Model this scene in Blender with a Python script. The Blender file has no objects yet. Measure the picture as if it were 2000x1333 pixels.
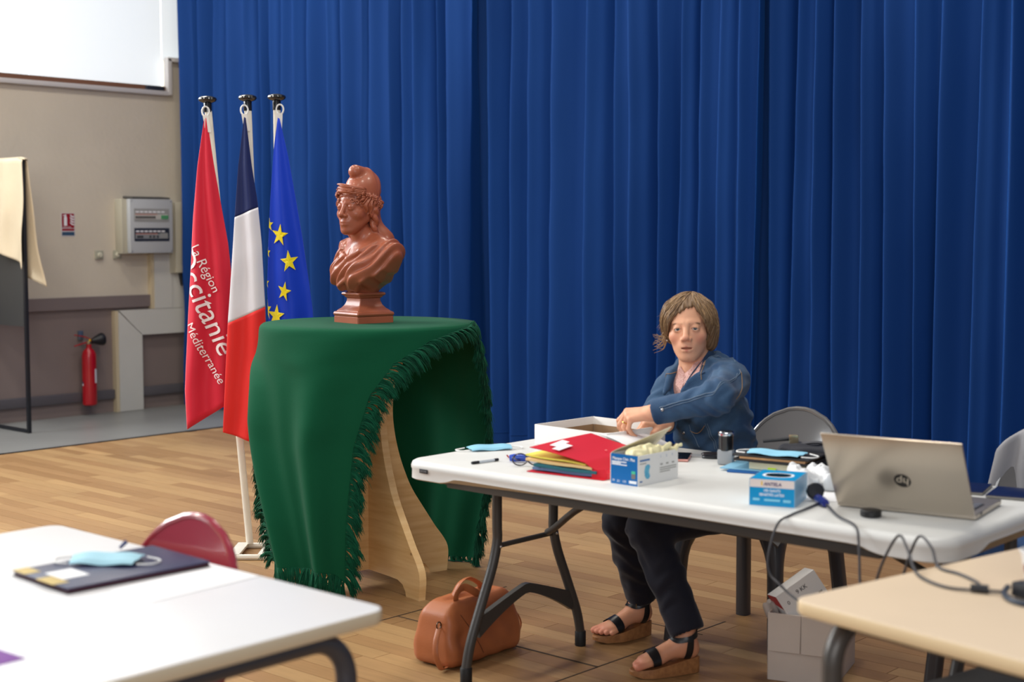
import bpy, bmesh, math, random
import numpy as np
from mathutils import Vector, Matrix, Euler, noise
SC = bpy.context.scene
COL = SC.collection
random.seed(7); RNG = np.random.default_rng(7)
R_ = math.radians
# ------------------------------------------------------------------ camera
cam_d = bpy.data.cameras.new('camera'); cam = bpy.data.objects.new('camera', cam_d); COL.objects.link(cam)
cam.location = (0, 0, 1.46)
cam.rotation_euler = (R_(90 - 4.385), 0, R_(42.0))
cam_d.sensor_width = 36; cam_d.lens = 2850 / 2000 * 36
cam_d.dof.use_dof = True; cam_d.dof.focus_distance = 5.9; cam_d.dof.aperture_fstop = 2.8
cam_d.clip_end = 100
SC.camera = cam
# ------------------------------------------------------------------ world + light
SC.view_settings.view_transform = 'Standard'; SC.view_settings.look = 'None'
SC.view_settings.gamma = 1; SC.view_settings.use_curve_mapping = False
SC.view_settings.exposure = 0.0
wd = bpy.data.worlds.new('world'); SC.world = wd; wd.use_nodes = True
bg = wd.node_tree.nodes['Background']; bg.inputs[0].default_value = (0.86, 0.9, 1.0, 1); bg.inputs[1].default_value = 0.26

def area(name, loc, aim, sx, sy, power, color=(1, 1, 1)):
    l = bpy.data.lights.new(name, 'AREA'); l.shape = 'RECTANGLE'; l.size = sx; l.size_y = sy
    l.energy = power; l.color = color
    o = bpy.data.objects.new(name, l); COL.objects.link(o); o.location = loc
    o.rotation_euler = (Vector(aim) - Vector(loc)).to_track_quat('-Z', 'Y').to_euler()
    return o
# daylight through the high window band of the left wall
area('daylight_left_windows', (-9.95, 2.4, 3.75), (-3.5, 3.6, 0.9), 9.0, 1.9, 860, (0.93, 0.97, 1.0))
# soft fill light added behind the camera, in place of unseen windows
area('rear_fill_light', (2.5, -3.5, 3.2), (-4.0, 4.6, 0.9), 6.0, 2.2, 230, (0.97, 0.98, 1.0))
# ceiling lamps of the hall
for lx in (-8.2, -5.4, -2.6):
    for ly in (0.6, 3.2, 5.4):
        area('ceiling_lamp_light', (lx, ly, 4.7), (lx, ly, 0), 0.6, 0.6, 42, (1.0, 0.93, 0.82))

# ------------------------------------------------------------------ helpers
def lin(c):
    return tuple(((x / 255) / 12.92 if x / 255 <= .04045 else ((x / 255 + .055) / 1.055) ** 2.4) for x in c[:3]) + (1.0,)
MATS = {}
def M(name, col=(128, 128, 128), rough=.5, metal=0., spec=.5, var=0., vs=6., stretch=(1, 1, 1), bump=0., bs=120., coat=0.,
      alpha=1., trans=0., emit=0., sheen=0., attr=None, world=False, sss=0., col2=None, ior=1.45):
    """Principled material: base colour + noise variation + noise bump."""
    if name in MATS: return MATS[name]
    m = bpy.data.materials.new(name); m.use_nodes = True; MATS[name] = m
    nt = m.node_tree; N = nt.nodes; L = nt.links; b = N['Principled BSDF']
    b.inputs['Roughness'].default_value = rough; b.inputs['Metallic'].default_value = metal
    b.inputs['Specular IOR Level'].default_value = spec; b.inputs['IOR'].default_value = ior
    b.inputs['Coat Weight'].default_value = coat; b.inputs['Coat Roughness'].default_value = .08
    b.inputs['Alpha'].default_value = alpha; b.inputs['Transmission Weight'].default_value = trans
    if sheen: b.inputs['Sheen Weight'].default_value = sheen; b.inputs['Sheen Roughness'].default_value = .4
    if sss: b.inputs['Subsurface Weight'].default_value = sss; b.inputs['Subsurface Radius'].default_value = (.6, .25, .15); b.inputs['Subsurface Scale'].default_value = .012
    c = lin(col); b.inputs['Base Color'].default_value = c
    if emit: b.inputs['Emission Color'].default_value = c; b.inputs['Emission Strength'].default_value = emit
    tc = N.new('ShaderNodeNewGeometry').outputs['Position'] if world else N.new('ShaderNodeTexCoord').outputs['Object']
    mp = N.new('ShaderNodeMapping'); mp.inputs['Scale'].default_value = stretch; L.new(tc, mp.inputs['Vector'])
    src = None
    if attr:
        a = N.new('ShaderNodeAttribute'); a.attribute_name = attr; src = a.outputs['Color']; L.new(src, b.inputs['Base Color'])
    if var or col2:
        n = N.new('ShaderNodeTexNoise'); n.inputs['Scale'].default_value = vs; n.inputs['Detail'].default_value = 5
        L.new(mp.outputs[0], n.inputs['Vector'])
        r = N.new('ShaderNodeMapRange'); r.inputs['From Min'].default_value = .3; r.inputs['From Max'].default_value = .7
        L.new(n.outputs['Fac'], r.inputs['Value'])
        mx = N.new('ShaderNodeMix'); mx.data_type = 'RGBA'
        L.new(r.outputs[0], mx.inputs['Factor'])
        if col2: mx.inputs['A'].default_value = c; mx.inputs['B'].default_value = lin(col2)
        elif src is not None:
            mx.blend_type = 'MULTIPLY'; L.new(src, mx.inputs['A']); mx.inputs['B'].default_value = (1 - var,) * 3 + (1,)
        else:
            mx.inputs['A'].default_value = tuple(min(1, x * (1 + var)) for x in c[:3]) + (1,)
            mx.inputs['B'].default_value = tuple(x * (1 - var) for x in c[:3]) + (1,)
        L.new(mx.outputs['Result'], b.inputs['Base Color'])
    if bump:
        n2 = N.new('ShaderNodeTexNoise'); n2.inputs['Scale'].default_value = bs; n2.inputs['Detail'].default_value = 4
        L.new(mp.outputs[0], n2.inputs['Vector'])
        bp = N.new('ShaderNodeBump'); bp.inputs['Strength'].default_value = bump; bp.inputs['Distance'].default_value = .01
        L.new(n2.outputs['Fac'], bp.inputs['Height']); L.new(bp.outputs[0], b.inputs['Normal'])
    return m

def rotm(rx=0, ry=0, rz=0): return Euler((R_(rx), R_(ry), R_(rz))).to_matrix()
class MB:
    """collects shapes; build() links them as ONE mesh object"""
    def __init__(s): s.v = []; s.f = []; s.mi = []; s.cur = 0
    def add(s, vs, fs):
        n = len(s.v); s.v.extend([tuple(map(float, p)) for p in vs]); s.f.extend([tuple(i + n for i in f) for f in fs]); s.mi.extend([s.cur] * len(fs)); return s
    def box(s, c, size, rot=None, bev=0., seg=2):
        bm = bmesh.new(); bmesh.ops.create_cube(bm, size=1)
        for v in bm.verts: v.co = Vector((v.co.x * size[0], v.co.y * size[1], v.co.z * size[2]))
        if bev > 0: bmesh.ops.bevel(bm, geom=list(bm.edges), offset=bev, segments=seg, affect='EDGES', profile=.6)
        bm.verts.index_update()
        vs = [v.co.copy() for v in bm.verts]; fs = [[v.index for v in f.verts] for f in bm.faces]; bm.free()
        if rot is not None: vs = [rot @ v for v in vs]
        c = Vector(c); return s.add([v + c for v in vs], fs)
    def tube(s, pts, r, n=10, closed=False, caps=True, flat=None):
        """tube along points; r number or list; flat=(a,b) section radii scale"""
        P = [Vector(p) for p in pts]; k = len(P); rs = r if isinstance(r, (list, tuple, np.ndarray)) else [r] * k
        T = []
        for i in range(k):
            a = P[(i - 1) % k] if (closed or i > 0) else P[i]; b = P[(i + 1) % k] if (closed or i < k - 1) else P[i]
            t = (b - a); T.append(t.normalized() if t.length > 1e-9 else Vector((0, 0, 1)))
        up = Vector((0, 0, 1)) if abs(T[0].z) < .9 else Vector((1, 0, 0))
        u = (up - T[0] * up.dot(T[0])).normalized(); vs = []; fs = []
        for i in range(k):
            u = (u - T[i] * u.dot(T[i]))
            u = u.normalized() if u.length > 1e-6 else T[i].orthogonal().normalized()
            w = T[i].cross(u); fa, fb = flat if flat else (1, 1)
            for j in range(n):
                a = 2 * math.pi * j / n
                vs.append(P[i] + (u * math.cos(a) * fa + w * math.sin(a) * fb) * rs[i])
        m = k if closed else k - 1
        for i in range(m):
            i2 = (i + 1) % k
            for j in range(n):
                j2 = (j + 1) % n; fs.append((i * n + j, i * n + j2, i2 * n + j2, i2 * n + j))
        if caps and not closed:
            fs.append(tuple(range(n))[::-1]); fs.append(tuple((k - 1) * n + j for j in range(n)))
        return s.add(vs, fs)
    def lathe(s, prof, c=(0, 0, 0), n=32, rot=None, sx=1., sy=1.):
        vs = []; fs = []; k = len(prof)
        for r, z in prof:
            for j in range(n):
                a = 2 * math.pi * j / n; vs.append(Vector((r * math.cos(a) * sx, r * math.sin(a) * sy, z)))
        for i in range(k - 1):
            for j in range(n):
                j2 = (j + 1) % n; fs.append((i * n + j, i * n + j2, (i + 1) * n + j2, (i + 1) * n + j))
        if prof[0][0] > 1e-5: fs.append(tuple(range(n))[::-1])
        if prof[-1][0] > 1e-5: fs.append(tuple((k - 1) * n + j for j in range(n)))
        if rot is not None: vs = [rot @ v for v in vs]
        c = Vector(c); return s.add([v + c for v in vs], fs)
    def ball(s, c, r, n=16, m=10, rot=None):
        r = r if isinstance(r, (tuple, list)) else (r, r, r)
        prof = [(math.sin(math.pi * i / m), -math.cos(math.pi * i / m)) for i in range(m + 1)]
        vs = []; fs = []
        for a, z in prof:
            for j in range(n):
                t = 2 * math.pi * j / n; vs.append(Vector((a * math.cos(t) * r[0], a * math.sin(t) * r[1], z * r[2])))
        for i in range(m):
            for j in range(n):
                j2 = (j + 1) % n; fs.append((i * n + j, i * n + j2, (i + 1) * n + j2, (i + 1) * n + j))
        if rot is not None: vs = [rot @ v for v in vs]
        c = Vector(c); return s.add([v + c for v in vs], fs)
    def prism(s, poly, z0, z1, fn=None):
        """polygon (x,y) extruded z0..z1; fn maps (x,y,z)->point"""
        n = len(poly); fn = fn or (lambda x, y, z: (x, y, z))
        vs = [fn(x, y, z0) for x, y in poly] + [fn(x, y, z1) for x, y in poly]
        fs = [tuple(range(n))[::-1], tuple(range(n, 2 * n))] + [(i, (i + 1) % n, n + (i + 1) % n, n + i) for i in range(n)]
        return s.add(vs, fs)
    def grid(s, fn, nu, nv, closed_u=False):
        vs = [fn(i / (nu if closed_u else nu - 1), j / (nv - 1)) for j in range(nv) for i in range(nu)]
        fs = []
        for j in range(nv - 1):
            for i in range(nu if closed_u else nu - 1):
                i2 = (i + 1) % nu; fs.append((j * nu + i, j * nu + i2, (j + 1) * nu + i2, (j + 1) * nu + i))
        return s.add(vs, fs)
    def sheet(s, fn, nu, nv, th):
        """grid with thickness th along its normals"""
        P = np.array([[fn(i / (nu - 1), j / (nv - 1)) for i in range(nu)] for j in range(nv)], float)
        du = np.gradient(P, axis=1); dv = np.gradient(P, axis=0); nn = np.cross(du, dv)
        nn /= np.maximum(np.linalg.norm(nn, axis=2, keepdims=True), 1e-9)
        A = (P + nn * th / 2).reshape(-1, 3); B = (P - nn * th / 2).reshape(-1, 3); o = nu * nv; fs = []
        for j in range(nv - 1):
            for i in range(nu - 1):
                a, b, c, d = j * nu + i, j * nu + i + 1, (j + 1) * nu + i + 1, (j + 1) * nu + i
                fs.append((a, b, c, d)); fs.append((o + d, o + c, o + b, o + a))
        for i in range(nu - 1):
            fs.append((i + 1, i, o + i, o + i + 1)); k = (nv - 1) * nu; fs.append((k + i, k + i + 1, o + k + i + 1, o + k + i))
        for j in range(nv - 1):
            a, b = j * nu, (j + 1) * nu; fs.append((a, b, o + b, o + a)); a += nu - 1; b += nu - 1; fs.append((b, a, o + a, o + b))
        return s.add(np.concatenate([A, B]), fs)
    def build(s, name, mat, parent=None, world=True, smooth=True, angle=40, loc=None):
        return mesh_obj(name, s.v, s.f, mat, parent, world, smooth, angle, s.mi, loc)

def origin_of(o):
    p = Vector((0, 0, 0))
    while o is not None: p += o.location; o = o.parent
    return p
def mesh_obj(name, v, f, mat, parent=None, world=True, smooth=True, angle=40, mi=None, loc=None):
    me = bpy.data.meshes.new(name)
    V = np.asarray(v, float)
    o = bpy.data.objects.new(name, me); COL.objects.link(o)
    if parent is not None:
        o.parent = parent
        if world: V = V - np.array(origin_of(parent))
    elif world and loc is None and len(V):          # own origin at the base
        c = (V.min(0) + V.max(0)) / 2; c[2] = V[:, 2].min(); o.location = c; V = V - c
    if loc is not None: o.location = loc
    me.from_pydata(V.tolist(), [], [tuple(map(int, q)) for q in f])
    for mm in (mat if isinstance(mat, (list, tuple)) else [mat]): me.materials.append(mm)
    if mi is not None and isinstance(mat, (list, tuple)): me.polygons.foreach_set('material_index', mi)
    if smooth:
        me.shade_smooth()
        if angle < 180: me.set_sharp_from_angle(angle=R_(angle))
    me.update()
    return o
def tag(o, label=None, cat=None, group=None, kind=None):
    if label: o['label'] = label
    if cat: o['category'] = cat
    if group: o['group'] = group
    if kind: o['kind'] = kind
    return o
def thing(name, label, cat, loc=(0, 0, 0), rz=0, group=None):
    o = bpy.data.objects.new(name, None); COL.objects.link(o); o.location = loc; o.rotation_euler = (0, 0, R_(rz)); o.empty_display_size = .1
    return tag(o, label, cat, group)
def copy_tree(o, parent=None):
    c = o.copy(); COL.objects.link(c); c.parent = parent
    for ch in list(o.children): copy_tree(ch, c)
    return c
def text2d(txt, size, align='CENTER', bold=0., sub=0):
    """flat text outline -> (verts2d, faces)"""
    cu = bpy.data.curves.new('t', 'FONT'); cu.body = txt; cu.size = size; cu.align_x = align; cu.align_y = 'CENTER'; cu.offset = bold; cu.resolution_u = 4
    ob = bpy.data.objects.new('t', cu); COL.objects.link(ob)
    dg = bpy.context.evaluated_depsgraph_get(); me = bpy.data.meshes.new_from_object(ob.evaluated_get(dg))
    bm = bmesh.new(); bm.from_mesh(me); bmesh.ops.triangulate(bm, faces=bm.faces)
    for _ in range(sub): bmesh.ops.subdivide_edges(bm, edges=list(bm.edges), cuts=1, use_grid_fill=True)
    bm.verts.index_update(); v = [(p.co.x, p.co.y) for p in bm.verts]; f = [[q.index for q in p.verts] for p in bm.faces]
    bm.free(); bpy.data.objects.remove(ob); bpy.data.curves.remove(cu); bpy.data.meshes.remove(me)
    return v, f
def lettering(txt, size, fn, mat, parent, name='lettering', align='CENTER', bold=0., world=True, sub=0):
    v, f = text2d(txt, size, align, bold, sub); mb = MB(); mb.add([fn(x, y) for x, y in v], f)
    return mb.build(name, mat, parent, world, smooth=False)
def smooth_path(pts, n=8):
    """Catmull-Rom through points"""
    P = [np.array(p, float) for p in pts]; P = [2 * P[0] - P[1]] + P + [2 * P[-1] - P[-2]]; out = []
    for i in range(1, len(P) - 2):
        for k in range(n):
            t = k / n; a, b, c, d = P[i - 1], P[i], P[i + 1], P[i + 2]
            out.append(.5 * (2 * b + (c - a) * t + (2 * a - 5 * b + 4 * c - d) * t * t + (3 * b - a - 3 * c + d) * t ** 3))
    out.append(P[-2]); return out
def interp(x, xs, ys): return float(np.interp(x, xs, ys))
# ================================================================== the room
WX, CY = -10.15, 7.2
def plank_material():
    m = bpy.data.materials.new('oak_planks'); m.use_nodes = True; nt = m.node_tree; N = nt.nodes; L = nt.links; b = N['Principled BSDF']
    g = N.new('ShaderNodeNewGeometry'); sp = N.new('ShaderNodeSeparateXYZ'); L.new(g.outputs['Position'], sp.inputs[0])
    def mth(op, a, c=None):
        n = N.new('ShaderNodeMath'); n.operation = op
        for i, x in enumerate((a, c)):
            if x is None: continue
            if isinstance(x, (int, float)): n.inputs[i].default_value = x
            else: L.new(x, n.inputs[i])
        return n.outputs[0]
    row = mth('FLOOR', mth('DIVIDE', mth('ADD', sp.outputs['Y'], 20), PW))
    w1 = N.new('ShaderNodeTexWhiteNoise'); w1.noise_dimensions = '1D'; L.new(row, w1.inputs['W'])
    at = N.new('ShaderNodeAttribute'); at.attribute_name = 'tone'
    mix = at.outputs['Fac']
    cr = N.new('ShaderNodeValToRGB'); L.new(mix, cr.inputs[0]); e = cr.color_ramp.elements
    e[0].position = 0; e[0].color = lin((148, 112, 74)); e[1].position = 1; e[1].color = lin((178, 142, 98))
    for p, c in ((.3, (157, 120, 81)), (.55, (163, 127, 87)), (.8, (169, 134, 92))):
        q = e.new(p); q.color = lin(c)
    mp = N.new('ShaderNodeMapping'); mp.inputs['Scale'].default_value = (2.2, 26, 1); L.new(g.outputs['Position'], mp.inputs[0])
    n1 = N.new('ShaderNodeTexNoise'); n1.inputs['Scale'].default_value = 2.2; n1.inputs['Detail'].default_value = 6; L.new(mp.outputs[0], n1.inputs['Vector'])
    n2 = N.new('ShaderNodeTexNoise'); n2.inputs['Scale'].default_value = 1.3; n2.inputs['Detail'].default_value = 4; L.new(g.outputs['Position'], n2.inputs['Vector'])
    mx = N.new('ShaderNodeMix'); mx.data_type = 'RGBA'; mx.blend_type = 'MULTIPLY'; mx.inputs['Factor'].default_value = .55
    r = N.new('ShaderNodeMapRange'); r.inputs['From Min'].default_value = .3; r.inputs['From Max'].default_value = .75; r.inputs['To Min'].default_value = .78; r.inputs['To Max'].default_value = 1.12
    L.new(n1.outputs['Fac'], r.inputs['Value']); L.new(cr.outputs[0], mx.inputs['A']); L.new(r.outputs[0], mx.inputs['B'])
    mx2 = N.new('ShaderNodeMix'); mx2.data_type = 'RGBA'; mx2.blend_type = 'MULTIPLY'; mx2.inputs['Factor'].default_value = .5
    r2 = N.new('ShaderNodeMapRange'); r2.inputs['From Min'].default_value = .3; r2.inputs['From Max'].default_value = .7; r2.inputs['To Min'].default_value = .84; r2.inputs['To Max'].default_value = 1.1
    L.new(n2.outputs['Fac'], r2.inputs['Value']); L.new(mx.outputs['Result'], mx2.inputs['A']); L.new(r2.outputs[0], mx2.inputs['B'])
    L.new(mx2.outputs['Result'], b.inputs['Base Color'])
    b.inputs['Roughness'].default_value = .40; b.inputs['Specular IOR Level'].default_value = .35
    return m
PW = .085
m_plank = plank_material()
fl = MB(); fl.box((-3.58, 2.6, -.03), (10.4, 9.4, .04))
floor = fl.build('floor', M('floor_joint_dark', (96, 72, 50), .8), None, smooth=False); tag(floor, 'light oak strip parquet floor of the hall', None, None, 'structure')
# planks run along x; the 300 that show largest are separate parts, the rest one joined part
def in_view(x, y, z=0.):
    dx, dy, dz = x, y, z - 1.46
    f_ = (-math.sin(R_(42)) * math.cos(R_(4.385)), math.cos(R_(42)) * math.cos(R_(4.385)), -math.sin(R_(4.385)))
    d = dx * f_[0] + dy * f_[1] + dz * f_[2]; s = dx * .7431 + dy * .6691
    return d, (s / d * 2850 if d > .1 else 1e9)
pl = []
rr = random.Random(3)
j = 0
while True:
    y0 = -1.2 + j * PW
    if y0 > 7.5: break
    x = -8.75 - rr.random() * .9
    while x < 1.5:
        ln = rr.uniform(.55, 1.25); a, c = max(x, -8.74), min(x + ln, 1.5)
        if c - a > .03: pl.append((a, c, y0, rr.random()))
        x += ln
    j += 1
scored = []
for p in pl:
    d, s = in_view((p[0] + p[1]) / 2, p[2])
    if d > .3 and abs(s) < 2600: scored.append((d if d > 4.3 and abs(s) < 1040 else 50, p))
scored.sort(key=lambda q: q[0]); near = scored[:290]; nearset = {id(q[1]) for q in near}
far = [q[1] for q in scored if id(q[1]) not in nearset]
GAP = .0012
def plank_geo(a, c, y0): 
    z = 0.
    return [(a + GAP, y0 + GAP, z), (c - GAP, y0 + GAP, z), (c - GAP, y0 + PW - GAP, z), (a + GAP, y0 + PW - GAP, z),
            (a, y0, -.012), (c, y0, -.012), (c, y0 + PW, -.012), (a, y0 + PW, -.012)], [(0, 1, 2, 3), (4, 5, 1, 0), (5, 6, 2, 1), (6, 7, 3, 2), (7, 4, 0, 3)]
def set_tone(o, vals):
    at = o.data.attributes.new('tone', 'FLOAT', 'FACE'); at.data.foreach_set('value', np.asarray(vals, np.float32))
for _, (a, c, y0, t) in near:
    v, f = plank_geo(a, c, y0); o = mesh_obj('plank', v, f, m_plank, floor, smooth=False); set_tone(o, [t] * len(f))
mb = MB(); tones = []
for a, c, y0, t in far:
    v, f = plank_geo(a, c, y0); mb.add(v, f); tones += [t] * len(f)
o = mb.build('distant_planks', m_plank, floor, smooth=False); set_tone(o, tones); o['kind'] = 'stuff'
# dark trapdoor joints in the parquet
mj = M('hatch_joint', (58, 44, 34), .8)
mb = MB()
for (xa, ya, xb, yb) in ((-3.39, 3.74, -2.985, 3.745), (-2.985, 3.4, -2.985, 4.5), (-3.30, 4.30, -2.95, 4.30), (-3.95, 3.62, -3.95, 4.35), (-3.95, 3.74, -3.39, 3.74)):
    L_ = max(abs(xb - xa), abs(yb - ya)); mb.box(((xa + xb) / 2, (ya + yb) / 2, .0004), (abs(xb - xa) + .006, abs(yb - ya) + .006, .0012))
mb.build('hatch_joint', mj, floor, smooth=False)
# grey strip along the wall, with its black joint
gs = MB(); gs.box((-9.46, 2.6, -.026), (1.42, 9.4, .052))
tag(gs.build('floor_strip', M('grey_floor_paint', (126, 126, 124), .38, spec=.4, var=.06, vs=3, bump=.05, bs=40), None, smooth=False), 'grey painted floor strip along the wall', None, None, 'structure')
tj = MB(); tj.box((-8.755, 2.6, .001), (.03, 9.4, .006))
tag(tj.build('trim_1', M('black_joint', (22, 22, 26), .5), None, smooth=False), 'black joint strip between grey floor and parquet', None, None, 'structure')

# ---- left wall
m_beige = M('wall_beige', (196, 186, 170), .7, var=.035, vs=2.5, bump=.25, bs=28, world=True)
m_taupe = M('wall_taupe', (124, 110, 106), .6, var=.03, vs=3, bump=.1, bs=30, world=True)
wl = MB()
def wbox(mb, y0, y1, z0, z1, t=.2, off=0.): mb.box((WX - t / 2 + off, (y0 + y1) / 2, (z0 + z1) / 2), (t, y1 - y0, z1 - z0))
wl.cur = 0; wbox(wl, -2.1, 7.5, .86, 2.56); wbox(wl, 7.07, 7.5, 2.56, 2.84)
wbox(wl, -2.1, 7.5, 4.7, 5.2)
wl.cur = 1; wbox(wl, -2.1, 7.5, -.02, .86)
wall_left = tag(wl.build('wall_left', [m_beige, m_taupe], None, smooth=False), 'beige wall with taupe lower half beside the flags', None, None, 'structure')
bb = MB(); wbox(bb, -2.1, 6.84, .835, .93, .035, .035)
bb.build('chair_rail', M('rail_taupe', (118, 106, 104), .5, bump=.05), wall_left, smooth=False)
bb = MB(); bb.box((WX + .016, 2.2, .145), (.034, 8.6, .078), bev=.012); bb.box((WX + .016, 6.98, .145), (.034, .5, .078), bev=.012)
tag(bb.build('baseboard_left', M('skirting_dark', (88, 84, 88), .5), None), 'dark grey skirting bar low on the wall', None, None, 'structure')
# high window with a white frosted pane
win = thing('window_1', 'wide frosted white window band above the beige wall', None, (WX, 2.5, 2.56)); win['kind'] = 'structure'
mb = MB()
mb.box((WX + .01, 2.45, 2.563), (.06, 9.2, .036), bev=.005); mb.box((WX + .01, 7.068, 2.70), (.06, .04, .30), bev=.005); mb.box((WX + .01, 7.3, 2.84), (.06, .5, .036), bev=.005)
mb.build('window_frame', M('frame_white', (196, 192, 190), .45), win)
mb = MB(); mb.box((WX - .015, 2.44, 2.60), (.05, 9.2, .04)); mb.build('sill_strip', M('sill_brown', (112, 76, 56), .5, var=.15, stretch=(1, .1, 1), vs=20), win, smooth=False)
mb = MB(); mb.box((WX + .02, 6.93, 2.595), (.03, .17, .045), bev=.006); mb.build('window_latch', M('dark_latch', (40, 42, 50), .4), win)
m_pane = M('frosted_pane', (233, 240, 244), .35, emit=.5, spec=.4)
for (ya, yb, za) in ((-2.1, 2.0, 2.60), (2.0, 5.86, 2.60), (5.86, 7.048, 2.60), (7.05, 7.5, 2.84)):
    mb = MB(); mb.box((WX - .06, (ya + yb) / 2, (za + 4.7) / 2), (.02, yb - ya - .006, 4.7 - za)); mb.build('pane', m_pane, win, smooth=False)

# ---- wall behind the curtain
wb = MB(); wb.box((-4.1, 7.75, 2.6), (12.4, .2, 5.2)); tag(wb.build('wall_back', M('back_wall', (150, 146, 140), .8, var=.03), None, smooth=False), 'plain wall hidden behind the blue curtain', None, None, 'structure')

# ---- stage curtain, three panels with individually placed pleats
m_cur = M('curtain_blue', (13, 56, 118), .75, spec=.2, var=.08, vs=1.2, bump=.12, bs=14, stretch=(1, 1, .35))
_b = m_cur.node_tree.nodes['Principled BSDF']; _b.inputs['Sheen Weight'].default_value = .75; _b.inputs['Sheen Roughness'].default_value = .28; _b.inputs['Sheen Tint'].default_value = lin((40, 128, 235))
def cx(px, z=2.3):          # pleat position on the curtain line
    t = (px - 1000) / 2850; dx = -.6691 * .997 + .7431 * t; dy = .7431 * .997 + .6691 * t
    return dx / dy * CY
def curtain(name, label, crests, x0, x1, yoff, seed, zbot=.015, ztop=4.9):
    rnd = random.Random(seed); cs = [x0] + [c for c in crests if x0 + .03 < c < x1 - .03] + [x1]
    amp = [min(.23, .03 + .80 * (cs[i + 1] - cs[i])) * rnd.uniform(.75, 1.1) for i in range(len(cs) - 1)]
    ph = [rnd.uniform(0, 6) for _ in cs]; sw = [rnd.uniform(.25, 1) for _ in cs]
    us = []
    for i in range(len(cs) - 1):
        k = max(10, int((cs[i + 1] - cs[i]) / .010))
        # dense near the crests
        for q in sorted(set([.0, .02, .04, .06, .09, .12, .84, .87, .90, .93, .96, .98] + [q / k for q in range(k)])): us.append((i, q))
    us.append((len(cs) - 2, 1.0))
    nz = 46; zs = [zbot + (ztop - zbot) * (q / (nz - 1)) for q in range(nz)]
    vs = []
    for z in zs:
        h = z / ztop
        for i, t in us:
            a = amp[i] * (.86 + .22 * math.sin(1.1 * z + ph[i])) * (1.1 - .25 * h)
            # leave the crest gently, come back steeply
            g = ((1 - math.cos(math.pi * min(1, t / .82))) / 2) ** .72 if t < .82 else ((1 + math.cos(math.pi * (t - .82) / .18)) / 2) ** .72
            g2 = .12 * math.sin(2 * math.pi * t * (1 + (i % 2))) * sw[i]
            sh = .018 * math.sin(.9 * z + ph[i] * 1.7) * (1 - t) + .018 * math.sin(.9 * z + ph[min(i + 1, len(ph) - 1)] * 1.7) * t
            x = cs[i] + (cs[i + 1] - cs[i]) * t + sh - (.012 * math.sin(math.pi * max(0, t - .82) / .18) if t > .82 else 0)
            y = CY + yoff + a * (g + g2 * (1 - abs(2 * t - 1)))
            w = noise.noise(Vector((x * 5, z * 2.0, seed))) * .008 * (1 + .8 * (1 - h)) + noise.noise(Vector((x * 14, z * 5, seed + 9))) * .0035 * max(0, 1.3 - z)
            vs.append((x, y + w, z))
    n = len(us); fs = [(r * n + c, r * n + c + 1, (r + 1) * n + c + 1, (r + 1) * n + c) for r in range(nz - 1) for c in range(n - 1)]
    # hem line: doubled edge strip near the floor
    root = thing(name, label, 'curtain', ((x0 + x1) / 2, CY + yoff, zbot), group='blue stage curtain panels')
    mesh_obj('drape', vs, fs, m_cur, root, angle=180)
    V = np.array(vs).reshape(nz, n, 3); zi = 1
    hem = MB()
    def hemfn(u, v):
        c = min(n - 1, int(round(u * (n - 1)))); p = V[0, c] * (1 - v) + V[1, c] * v
        return (p[0], p[1] - .001, p[2])
    hem.sheet(lambda u, v: hemfn(u, .66 + v * .05), n, 2, .003); hem.build('hem', m_cur, root, angle=180)
    return root
P1 = [cx(p) for p in (350, 370, 404, 418, 446, 475, 502, 535, 558, 576, 596, 630, 668, 695, 729, 749, 781, 812, 827, 876, 898)]
P2 = [cx(p) for p in (960, 1005, 1040, 1078, 1147, 1208, 1228, 1285, 1330, 1373, 1407, 1448)]
P3 = [cx(p) for p in (1492, 1540, 1580, 1618, 1665, 1712, 1775, 1822, 1895, 1950, 2010, 2080)] + [-2.55 + .19 * k + .04 * math.sin(k * 2.7) for k in range(19)]
curtain('stage_curtain', 'blue stage curtain panel hanging behind the flags and the bust', P1, -10.03, cx(944), -.11, 1)
curtain('stage_curtain', 'blue stage curtain panel hanging behind the seated woman', P2, cx(944) - .16, cx(1476), -.035, 2)
curtain('stage_curtain', 'blue stage curtain panel hanging behind the open laptop', P3, cx(1476) - .16, 1.2, .04, 3)
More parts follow.
